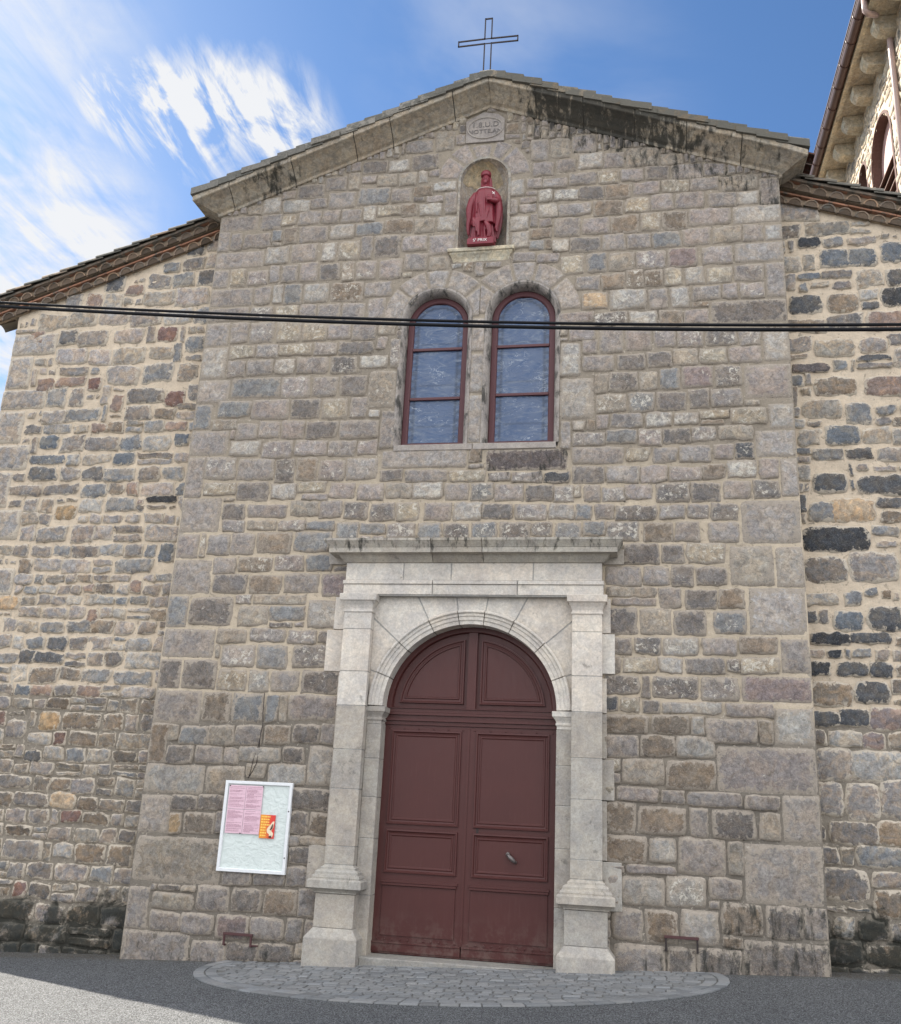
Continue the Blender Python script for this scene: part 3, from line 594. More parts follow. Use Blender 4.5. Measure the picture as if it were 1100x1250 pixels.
# ---------------------------------------------------------------- aisle walls in coloured rubble
def rake_left(x): return 10.33 + .356 * (x + 6.06)      # top of the verge
def rake_right(x): return 10.30 - .335 * (x - 2.06)
def rubble(name, x0, x1, z0, ztop, Yw, accents, corner=None, palette='gGbbtgpwgbotgpGGwbgdoRBgg', seed=1, z_mort=2.8, parent=None, hr=(.18, .28), lift=1.12):
    random.seed(seed)
    mb = MB(); M = lambda x, z, h: (x, Yw - h, z)
    acc = []; boxes = []
    for (px, py, w, h, code) in accents:
        p = at(px, py, Yw); w *= 1.12; h *= 1.12; acc.append((p[0] - w / 2, p[0] + w / 2, p[2] - h / 2, p[2] + h / 2, code))
    for (a, b, c, d, code) in acc:
        boxes.append((a, b, c, d))
        stone(mb, [(a, c), (b, c + random.uniform(-.02, .02)), (b, d), (a + random.uniform(0, .03), d)], M, PAL[code], k=.5, H=.026, wob=.022, relief=.012, sink=.025)
    lz = z0; k = 0; rows = [z0]
    while lz < 10.4:
        f = 1.0 if (lz > 4.9 or lz < 2.8) else .84
        lz += random.uniform(*hr) * f * (1.25 if lz > 6.8 else 1); rows.append(lz)
    def zl(i, x): return rows[i] + .045 * nz(x * .9, rows[i] * 3, seed) + .018 * nz(x * 4, rows[i] * 3, seed)
    if corner: qx0, qx1 = corner
    for i in range(len(rows) - 1):
        x = x0 + random.uniform(-.2, 0)
        if corner and corner[0] < x0 + .01 and i % 2 == 0:
            pass
        if corner: x = x0 + max([w_ for (a_, b_, w_) in QU if b_ > rows[i] + .03 and a_ < rows[i + 1] - .03] or [.3]) + random.uniform(-.01, .03)
        while x < x1:
            hh = rows[i + 1] - rows[i]
            w = random.uniform(.85, 1.9) * hh * (1.1 if random.random() < .8 else 1.6); w = min(w, .60)
            xm, zm_ = x + .04, (rows[i] + rows[i + 1]) / 2
            hit = [A for A in acc if A[0] - .02 < xm < A[1] and min(rows[i + 1], A[3]) - max(rows[i], A[2]) > .3 * hh]
            if hit: x = hit[0][1] + .002; continue
            nxt = [A[0] for A in acc if x < A[0] < x + w + .08 and min(rows[i + 1], A[3]) - max(rows[i], A[2]) > .3 * hh]
            if nxt: w = min(nxt) - x
            xa, xb = max(x, x0), min(x + w, x1)
            x += w
            if xb - xa < .06: continue
            qa = [(xa, zl(i, xa)), (xb, zl(i, xb)), (xb, zl(i + 1, xb)), (xa, zl(i + 1, xa))]
            zc = (qa[0][1] + qa[2][1]) / 2; xc = (xa + xb) / 2
            if zc > ztop(xc) - .40: continue
            for A in acc:                                     # trim against a big stone poking in from above or below
                if A[0] < xc < A[1]:
                    if qa[3][1] > A[2] > zc: qa[2] = (qa[2][0], A[2]); qa[3] = (qa[3][0], A[2])
                    if qa[0][1] < A[3] < zc: qa[0] = (qa[0][0], A[3]); qa[1] = (qa[1][0], A[3])
            pale = zc > z_mort
            g = random.uniform(.002, .013) if pale else random.uniform(.002, .009)
            # split some into two thin or small stones
            parts = [qa]
            if random.random() < .09 and hh > .18:
                s = random.uniform(.4, .6); l = (qa[0][0], qa[0][1] * (1 - s) + qa[3][1] * s); r = (qa[1][0], qa[1][1] * (1 - s) + qa[2][1] * s)
                parts = [[qa[0], qa[1], r, l], [l, r, qa[2], qa[3]]]
            boxes.append((xa, xb, min(qa[0][1], qa[1][1]), max(qa[2][1], qa[3][1])))
            for pq in parts:
                q = np.array(pq); ctr = q.mean(0); w_, h_ = q[1, 0] - q[0, 0], q[3, 1] - q[0, 1]
                q = ctr + (q - ctr) * np.array([1 - 2 * g / max(w_, .08), 1 - 2 * g / max(h_, .06)])
                a = .13 * min(w_, h_) if pale else .09 * min(w_, h_)
                q = q + np.array([[random.uniform(-a, a), random.uniform(-a, a)] for _ in range(4)])
                if pale: code = random.choice(palette)
                else: code = random.choice('gggtoopwGgtbo' if random.random() < .93 else 'rbY')
                base = ground_z(xc); st = 0
                if zc < base + 1.15: st = .78 * min(1, (base + 1.25 - zc) / .9)
                stone(mb, q, M, jit(tuple((v * .86 + .14 * m_) * (lift if pale else .80) for v, m_ in zip(PAL[code], (.25, .22, .195))), .2), k=random.uniform(.04, .42) if pale else random.uniform(.08, .40), H=random.uniform(.018, .034), sink=.014, wob=.024 if pale else .017,
                      relief=.014, stain=st, fleck=random.uniform(0, .3))
    rs = .03; NX, NZ_ = int((x1 - x0) / rs), int(11 / rs); oc = np.zeros((NX, NZ_), bool)
    if corner: boxes += [(x0, x0 + w_, a_, b_) for (a_, b_, w_) in QU]
    for (a, b, c, d) in boxes: oc[max(0, int((a - x0) / rs)):max(0, int((b - x0) / rs) + 1), max(0, int((c + .6) / rs)):max(0, int((d + .6) / rs) + 1)] = True
    for i in range(NX):
        for j in range(NZ_):
            x, z = x0 + i * rs, j * rs - .6
            if z > ztop(x) - .52 or z < ground_z(x) - .1: oc[i, j] = True
    for j in range(NZ_ - 1, 2, -1):
        for i in range(NX):
            if oc[i, j]: continue
            wm, hm = random.randint(5, 11), random.randint(4, 7); w = h = 0
            while w < wm and i + w < NX and not oc[i + w, j]: w += 1
            while h < hm and not oc[i:i + w, j - h].any(): h += 1
            if w >= 3 and h >= 3:
                oc[i:i + w, j - h + 1:j + 1] = True; g = .012
                a, b, c, d = x0 + i * rs + g, x0 + (i + w) * rs - g, (j - h + 1) * rs - .6 + g, (j + 1) * rs - .6 - g
                q = [(a + random.uniform(-.015, .01), c + random.uniform(-.01, .02)), (b + random.uniform(-.01, .015), c + random.uniform(-.01, .02)), (b + random.uniform(-.02, .01), d), (a + random.uniform(-.01, .02), d + random.uniform(-.02, .01))]
                pale = c > z_mort; st = .78 * max(0, min(1, (ground_z(a) + 1.25 - c) / .9))
                stone(mb, q, M, jit(tuple(v * (lift if pale else .80) for v in PAL[random.choice('gGbgtpGo')]), .2), k=random.uniform(.1, .5), H=.024, sink=.014, wob=.022, relief=.012, stain=st, fleck=random.uniform(0, .3))
            else: oc[i, j] = True
    return mb, M
def corner_block(corner, xa, xb): return (xa + xb) / 2 < corner[1] - .05

ACC_L = [(205, 408, .33, .26, 'r'), (116, 469, .24, .24, 'r'), (214, 487, .32, .26, 'r'), (143, 492, .22, .26, 'R'), (56, 470, .30, .24, 'R'), (198, 610, .44, .10, 'k'), (80, 626, .34, .22, 'O'),
         (203, 675, .26, .28, 'B'), (152, 560, .34, .20, 'B'), (60, 540, .32, .22, 'B'), (238, 420, .30, .28, 'b'), (222, 537, .24, .2, 'B'), (166, 716, .18, .18, 'R'), (46, 412, .26, .22, 'R'),
         (60, 880, .32, .26, 'O'), (40, 923, .24, .16, 'd'), (86, 997, .30, .17, 'r'), (24, 1085, .2, .2, 'r'), (77, 1038, .28, .18, 'W'), (77, 977, .34, .2, 'Y'), (113, 752, .18, .2, 'R'),
         (240, 305, .30, .24, 'd'), (210, 327, .28, .18, 'b'), (165, 355, .3, .2, 'R'), (10, 735, .34, .2, 'Y'), (20, 890, .3, .24, 'g')]
ACC_R = [(1018, 316, .40, .30, 'B'), (1052, 314, .38, .28, 'B'), (1089, 308, .3, .32, 'B'), (987, 296, .30, .18, 'k'), (983, 373, .42, .30, 'd'), (1028, 370, .40, .28, 'o'), (1092, 362, .34, .28, 'k'),
         (1080, 392, .46, .30, 'R'), (988, 338, .3, .12, 'B'), (1020, 335, .38, .12, 'G'), (1018, 425, .48, .26, 't'), (1065, 422, .34, .22, 'g'), (988, 450, .46, .14, 's'), (1020, 473, .5, .28, 'o'), (1082, 472, .52, .30, 'R'),
         (1003, 500, .48, .28, 't'), (1048, 505, .32, .3, 'b'), (1028, 532, .42, .3, 'B'), (1041, 624, .52, .32, 'Y'), (1020, 658, .76, .34, 'k'), (1013, 590, .4, .28, 'd'), (1080, 592, .62, .26, 'd'), (1003, 625, .32, .26, 'b'),
         (1008, 696, .5, .34, 'G'), (1066, 692, .56, .38, 'g'), (1035, 758, .34, .26, 'B'), (1080, 755, .40, .30, 'd'), (1013, 780, .44, .18, 'k'), (1062, 779, .46, .15, 'd'), (1019, 799, .18, .11, 'k'), (1052, 798, .22, .12, 'b'),
         (1001, 816, .24, .18, 'k'), (1040, 817, .34, .18, 'd'), (1076, 818, .26, .18, 'd'), (1015, 848, .46, .3, 'o'), (1064, 845, .38, .26, 'd'), (1006, 878, .34, .2, 'd'), (1043, 876, .34, .2, 'd'), (1082, 878, .4, .26, 'P'),
         (1032, 902, .36, .2, 'w'), (1066, 905, .26, .2, 'P'), (1018, 934, .44, .38, 'g'), (1072, 936, .6, .36, 'w'), (1012, 975, .3, .36, 'g'), (1053, 980, .38, .42, 'g'), (1094, 977, .34, .42, 'g'),
         (1042, 1017, .5, .26, 'G'), (1090, 1018, .36, .28, 'o'), (1076, 1046, .5, .24, 'b'), (1030, 1080, .52, .36, 'G')]
YS = .35
QU = []
_r = random.Random(31); _z = -.5; _i = 0
while _z < 8.45:
    _h = min(_r.uniform(.34, .60), 8.5 - _z); QU.append((_z, _z + _h, _r.uniform(.62, .80) if _i % 2 else _r.uniform(.34, .46))); _z += _h; _i += 1
def aisle(side):
    if side == 'left':
        x0, x1 = -9.45, XL; top = rake_left
        mb, M = rubble('aisle_wall', x0, x1, -.62, top, YS, ACC_L, corner=(-9.45, -9.0), seed=11, parent=church)
        for (za, zb, w) in QU:                                 # dressed corner blocks
            stone(mb, [(-9.452, za + .005), (-9.452 + w, za + .005), (-9.452 + w, zb - .005), (-9.452, zb - .005)], M, jit(PAL['q'], .1), k=.04, H=.03, sink=.012, wob=.006, relief=.004)
    else:
        x0, x1 = XR, 5.6; top = rake_right
        mb, M = rubble('aisle_wall', x0, x1, -.2, top, YS, ACC_R, seed=23, parent=church, hr=(.15, .30), palette='gGbbdotgGdoBgw', lift=1.)
    for f in range(len(mb.v)):
        pass
    o = mb.build('aisle_wall', M_RUB, church, smooth=True)
    m2 = MB()
    zm = 2.85 if side == 'left' else 2.78
    def tone(x, z): return max(0, min(1, (z - zm + .15 * nz(x, z, 2)) / .12 + .0)) * (1 - .25 * abs(nz(x * 1.1, z * 1.1, 8)))
    def stn(x, z):
        d = ground_z(x) + 1.1 - z; return max(0, min(.78, .95 * d))
    mortar_sheet(m2, x0 + .004, x1, -.7, 10.3, .045, lambda x, z, h: (x, YS - h, z), lambda x, z: z < top(x) - .2, tone, stn, amp=.012)
    build_mortar(m2, 'mortar', M_MORTR, o)
    c = MB()
    c.add([(x0 + .01, YS + .03, -.8), (x1 - .01, YS + .03, -.8), (x1 - .01, YS + .03, top(x1) - .12), (x0 + .01, YS + .03, top(x0) - .12),
           (x0 + .01, 20, -.8), (x1 - .01, 20, -.8), (x1 - .01, 20, top(x1) - .12), (x0 + .01, 20, top(x0) - .12)],
          [(0, 1, 2, 3), (7, 6, 5, 4), (3, 2, 6, 7), (0, 3, 7, 4), (1, 5, 6, 2), (0, 4, 5, 1)])
    c.build('aisle_core', M_RENDER, o)
    # ------- tiled verge: two scalloped rows under the roof tiles
    t = MB(); flat = MB()
    d = 1 if side == 'right' else -1
    xs, xe = (-9.80, XL - .02) if side == 'left' else (XR + .02, 5.9)
    slope = .356 if side == 'left' else -.335
    nseg = 7
    def arch_tile(cx, cz, r, yf, yb, col, th=.016, st=0):
        V = []; F = []; ca, sa = math.cos(math.atan(slope)), math.sin(math.atan(slope))
        r2 = r - th
        for (rad, y) in ((r, yf), (r2, yf), (r2, yf + .010), (r, yb)):
            for k in range(nseg + 1):
                a = math.pi * k / nseg; lx, lz = rad * math.cos(a), rad * math.sin(a) * 1.08
                V.append((cx + lx * ca - lz * sa, y, cz + lx * sa + lz * ca))
        n1 = nseg + 1
        for b in ((0, 1), (1, 2), (3, 0)):
            for k in range(nseg): F.append((b[0] * n1 + k, b[0] * n1 + k + 1, b[1] * n1 + k + 1, b[1] * n1 + k))
        t.add(V, F, col, 0, 0, st * .5)
        t.add(V[2 * n1:3 * n1], [tuple(range(n1))], jit((.12, .092, .07), .35), 0, 0, 0)       # dark filling of the end
    rr = [0, 0]
    for row, (drop, proj) in enumerate(((.385, .08), (.205, .15))):
        x = xs + (.11 if row else .0); i = 0
        while x < xe:
            cz = top(x) - drop - .01 + random.uniform(-.008, .008)
            col = jit(random.choice([(.27, .21, .16), (.31, .23, .17), (.22, .18, .15), (.36, .25, .17)]), .15)
            arch_tile(x, cz, .101 + random.uniform(-.004, .006), YS - proj + random.uniform(-.012, .012), YS + .02, col, st=random.uniform(0, .6))
            x += .213
        for (za, pr) in ((drop - .122, proj + .018),):
            x = xs
            while x < xe:                                    # thin red tile course over the row
                xb = min(x + .30, xe)
                z0 = top(x) - za; z1 = top(xb) - za; yy = YS - pr + random.uniform(-.006, .006); k = .004
                V = [(x + k, yy, z0 - .012), (xb - k, yy, z1 - .012), (xb - k, yy, z1 + .014), (x + k, yy, z0 + .014), (x + k, YS, z0 - .012), (xb - k, YS, z1 - .012), (xb - k, YS, z1 + .014), (x + k, YS, z0 + .014)]
                flat.add(V, [(0, 1, 2, 3), (0, 4, 5, 1), (3, 2, 6, 7), (0, 3, 7, 4), (1, 5, 6, 2)], jit((.34, .18, .12), .25), 0, 0, random.uniform(0, .3)); x = xb
    # bedding mortar bands filling behind and above each row
    for (dr, pr, hh) in ((.385, .035, .12), (.205, .105, .12)):
        V = []; N_ = 30
        for i in range(N_ + 1):
            x = xs + (xe - xs) * i / N_; V += [(x, YS - pr, top(x) - dr - .0), (x, YS - pr, top(x) - dr + hh), (x, YS + .01, top(x) - dr - .0), (x, YS + .01, top(x) - dr + hh)]
        F = []
        for i in range(N_): a = 4 * i; F += [(a, a + 4, a + 5, a + 1), (a, a + 2, a + 6, a + 4)]
        t.add(V, F, (.34, .27, .20), 0, 0, .1)
    # verge roof tiles running down the slope, each lapping the next
    hor = math.sqrt(1 + slope * slope); L = .42
    def slope_tile(x, yc, r, lift, col, st):
        V = []; F = []; dirx = Vector((1, 0, slope)).normalized() * (1 if slope < 0 else -1); nrm = Vector((-slope, 0, 1)).normalized()
        p0 = Vector((x, yc, top(x) - .072)); n1 = 9
        for (s, rad, lf) in ((0, r, .0), (L, r * 1.08, lift), (L, r * 1.08 - .016, lift), (0, r - .016, 0)):
            for k in range(n1):
                a = math.pi * k / (n1 - 1); V.append(p0 + dirx * s + Vector((0, 1, 0)) * (-math.cos(a) * rad) + nrm * (math.sin(a) * rad * .75 + lf))
        for b in ((0, 1), (1, 2), (2, 3)):
            for k in range(n1 - 1): F.append((b[0] * n1 + k, b[0] * n1 + k + 1, b[1] * n1 + k + 1, b[1] * n1 + k))
        t.add(V, F, col, 0, 0, st)
    for yi, yc in enumerate((YS - .13, YS + .09, YS + .31, YS + .53)):
        x = xs + .05
        while x < xe + .3:
            slope_tile(x if side == 'right' else x + .0, yc, .110, .038, jit(random.choice([(.26, .22, .18), (.22, .20, .17), (.30, .23, .17), (.18, .17, .15)]), .2), random.uniform(.2, 1.0))
            x += .29
    # tile bed under the verge
    V = []; N_ = 12
    for i in range(N_ + 1):
        x = xs + (xe - xs) * i / N_; V += [(x, YS - .19, top(x) - .095), (x, YS - .19, top(x) - .055), (x, 20, top(x) - .13), (x, 20, top(x) - .075)]
    F = []
    for i in range(N_): a = 4 * i; F += [(a, a + 4, a + 5, a + 1), (a, a + 2, a + 6, a + 4), (a + 1, a + 5, a + 7, a + 3)]
    F += [(0, 1, 3, 2), (4 * N_, 4 * N_ + 2, 4 * N_ + 3, 4 * N_ + 1)]
    t.add(V, F, (.26, .21, .17), 0, 0, .4)
    r = t.build('aisle_roof', M_TILE, church); fix_normals(r)
    fix_normals(flat.build('red_tile_course', M_TILE, r))
aisle('left'); aisle('right')
random.seed(99)

# ---------------------------------------------------------------- raking coping, roof tiles on top, nave roof
def coping():
    prof = [(0, -.02), (.035, -.015), (.042, .005), (.040, .028), (.055, .040), (.085, .055), (.14, .10), (.22, .155), (.295, .19), (.325, .20), (.335, .21), (.338, .285), (.20, .29), (-.30, .30)]
    zc = 10.075; pts = [(XL, 1.3, zc), (XL, 0, zc), (XA, 0, 11.645), (XR, 0, zc), (XR, 1.3, zc)]
    sl = .3835
    mb = MB()
    rel = lambda a: (a[0], a[1], a[2])
    def ring(kind, t):
        out = []
        for (o, dz) in prof:
            if kind == 'L': out.append((XL - o, t - 0, zc + dz))                               # side return left (t = y)
            elif kind == 'R': out.append((XR + o, t, zc + dz))
            elif kind == 'LC': out.append((XL - o, -o, zc + dz - sl * o))
            elif kind == 'RC': out.append((XR + o, -o, zc + dz - sl * o))
            elif kind == 'rake': out.append((t, -o, 11.645 + dz - sl * abs(t - XA)))
        return out
    def seg(r0, r1, col, st, caps=(0, 0)):
        n = len(prof); V = r0 + r1; F = [(i, i + 1, n + i + 1, n + i) for i in range(n - 1)]
        if caps[0]: F.append(tuple(range(n)))
        if caps[1]: F.append(tuple(range(n, 2 * n))[::-1])
        e = [0] * (2 * n)
        mb.add(V, F, col, e, 0, st)
    def n_sub(x0, x1, col, stf, c0, c1):
        k = max(2, int(abs(x1 - x0) / .12)); rs = []
        for i in range(k + 1):
            x = x0 + (x1 - x0) * i / k; o_ = .006 * nz(x * 3, 0, 1)
            rs.append([(p[0], p[1] - o_, p[2] + .006 * nz(x * 2, 5, i * .0)) for p in ring('rake', x)])
        for i in range(k): seg(rs[i], rs[i + 1], col, [stf(x0 + (x1 - x0) * i / k)] * len(prof) + [stf(x0 + (x1 - x0) * (i + 1) / k)] * len(prof), (c0 and i == 0, c1 and i == k - 1))
    lj = [at(x, y, -.2)[0] for (x, y) in ((282, 245), (358, 208), (434, 175), (478, 160), (554, 130))]
    rj = [at(x, y, -.2)[0] for (x, y) in ((654, 120), (712, 135), (775, 152), (838, 165), (905, 180))]
    def stf(x):
        if x < XA: return .14 + .42 * max(0, 1 - abs(x + 5.2) / 1.0)
        if x < .6: return .15 + .66 * max(0, min(1, (x + 1.75) / .55)) - .10 * max(0, min(1, (x + .2) / .8))
        return max(.40, .71 - .30 * (x - .6))
    base = (.34, .295, .235)
    # corner stones with their returns
    for s, (kc, kr) in (('l', ('LC', 'L')), ('r', ('RC', 'R'))):
        col = jit(base, .06)
        first = lj[0] if s == 'l' else rj[-1]
        seg(ring(kr, 1.3), ring(kc, 0), col, .2 if s == 'r' else .1, (1, 0)); seg(ring(kc, 0), ring('rake', XL if s == 'l' else XR), col, .22)
        n_sub(XL if s == 'l' else XR, first - (.007 if s == 'l' else -.007), col, stf, 0, 1)
    js = lj + [XA]
    for a, b in zip(js[:-1], js[1:]): n_sub(a + .007, b - (.007 if b != XA else .003), jit(base, .09), stf, 1, 1)
    js = [XA] + rj
    for a, b in zip(js[:-1], js[1:]): n_sub(a + (.007 if a != XA else .003), b - .007, jit(base, .09), stf, 1, 1)
    o = mb.build('raking_cornice', M_COP, church); fix_normals(o)
    for x in lj + [XA] + rj:                                  # recessed joint filler
        j = MB()
        r0 = [(x - .008, p[1] + .02 if p[1] < -.03 else p[1], p[2] - .004) for p in ring('rake', x)]; r1 = [(x + .008, q[1], q[2]) for q in r0]
        n = len(prof); j.add(r0 + r1, [(i, i + 1, n + i + 1, n + i) for i in range(n - 1)], (.08, .075, .065))
        fix_normals(j.build('joint', M_COP, o))
    # verge tiles over the coping, stepping up the slope
    t = MB()
    for s in (-1, 1):
        edge = (XL - .36) if s < 0 else (XR + .36)
        L = abs(edge - XA); n = 17; pitch = L / n
        for i in range(n):
            xa = edge - s * pitch * i; xb = xa - s * (pitch + .16)
            if s < 0: xb = min(xb, XA + .02)
            else: xb = max(xb, XA - .02)
            za = 11.645 + .285 - sl * abs(xa - XA); zb = 11.645 + .285 - sl * abs(xb - XA)
            zu = .078 + random.uniform(-.008, .014); zl = .02
            yv = -.365 + random.uniform(-.02, .012)
            xa += random.uniform(-.02, .02)
            zu += .012
            V = [(xa, yv, za + zl), (xa, yv, za + zu + .034), (xb, yv, zb + zu - .022), (xb, yv, zb - .02), (xa, .5, za + zl), (xa, .5, za + zu + .034), (xb, .5, zb + zu - .022), (xb, .5, zb - .02)]
            t.add(V, [(0, 1, 2, 3), (0, 4, 5, 1), (1, 5, 6, 2), (3, 2, 6, 7), (0, 3, 7, 4), (4, 7, 6, 5)], jit((.22, .21, .19) if s < 0 else (.20, .17, .13), .3), 0, 0, random.uniform(.1, .7) if s < 0 else random.uniform(.4, 1))
            # rounded cover tile at the verge
            if True:
                V = []; F = []; m = 7
                for (x, z) in ((xa, za + zu + .034), (xb, zb + zu - .024)):
                    for k in range(m):
                        a = math.pi * k / (m - 1); V.append((x, -.265 - math.cos(a) * .085, z + math.sin(a) * .05))
                for k in range(m - 1): F.append((k, k + 1, m + k + 1, m + k))
                F.append(tuple(range(m)))
                t.add(V, F, jit((.21, .20, .18), .3), 0, 0, random.uniform(.2, .9))
    # nave roof slabs
    for s in (-1, 1):
        edge = (XL - .34) if s < 0 else (XR + .34)
        ze = 11.93 - sl * abs(edge - XA)
        V = [(edge, -.30, ze - .0), (XA, -.30, 11.93), (XA, 22, 11.93), (edge, 22, ze), (edge, -.30, ze + .045), (XA, -.30, 11.975), (XA, 22, 11.975), (edge, 22, ze + .045)]
        t.add(V, [(0, 1, 2, 3), (4, 5, 6, 7), (0, 1, 5, 4), (1, 2, 6, 5), (2, 3, 7, 6), (3, 0, 4, 7)], (.14, .12, .10), 0, 0, .4)
    # a couple of red clay tiles at the right-hand end
    xe = XR + .37; ze = 11.645 + .30 - sl * abs(xe - XA)
    for k in range(4):
        x = xe + .03 + .0 * k; y0 = -.25 + .22 * k
        V = []; m = 7
        for (yy, zz) in ((y0, 0), (y0 + .24, .0)):
            for q in range(m): a = math.pi * q / (m - 1); V.append((x + .03 - math.cos(a) * .0 + .06 * (0 if q in (0, m - 1) else .0), yy + 0, ze + .03 * math.sin(a) + .05 * (1 - math.cos(a)) / 2))
        # curved eaves tile ends facing outwards
        V = []; F = []
        for (xx) in (xe - .15, xe + .07):
            for q in range(m): a = math.pi * q / (m - 1); V.append((xx, y0 + .11 - math.cos(a) * .10, ze - .02 + math.sin(a) * .07 - (xx - xe) * sl))
        for q in range(m - 1): F.append((q, q + 1, m + q + 1, m + q))
        F.append(tuple(range(m, 2 * m)))
        t.add(V, F, jit((.10, .045, .035), .2), 0, 0, .3)
    fix_normals(t.build('nave_roof', M_TILE, church))
    # stone cap under the cross
    c = MB()
    c.stack(XA - .11, XA - .01 + .03, -.19, .03, [(.02, 11.92), (.02, 12.06), (.05, 12.08), (.05, 12.13), (.02, 12.16), (-.02, 12.20), (-.05, 12.21)], (.26, .235, .19), stain=.25)
    fix_normals(c.build('apex_stone', M_COP, church, bevel=.012))
coping()

# ---------------------------------------------------------------- cross on the apex
def cross():
    cx, Y, z0, z1 = -2.035, -.09, 12.18, 13.24
    w = .052; az = 12.815; aw = .045; half = .455
    r = empty('roof_cross', (cx, Y, z0)); tag(r, 'thin open-outline iron cross standing on the gable apex against the sky', 'cross')
    pts = [(cx - w, z0), (cx - w, az - aw), (cx - half, az - aw - .01), (cx - half, az + aw - .01), (cx - w, az + aw), (cx - w, z1), (cx + w, z1), (cx + w, az + aw), (cx + half, az + aw), (cx + half, az - aw), (cx + w, az - aw), (cx + w, z0)]
    mb = MB()
    for a, b in zip(pts[:-1], pts[1:]):
        dx, dz = b[0] - a[0], b[1] - a[1]; l = math.hypot(dx, dz); ux, uz = dx / l * .009, dz / l * .009
        mb.tube([(a[0] - ux, Y, a[1] - uz), (b[0] + ux, Y, b[1] + uz)], .0125, 4, sq=True)
    mb.build('outline_bar', M_IRON, r)
    for z in (az + aw, az - aw):
        m2 = MB(); m2.tube([(cx - w, Y, z), (cx + w, Y, z)], .009, 4, sq=True); m2.build('crosspiece', M_IRON, r)
cross()

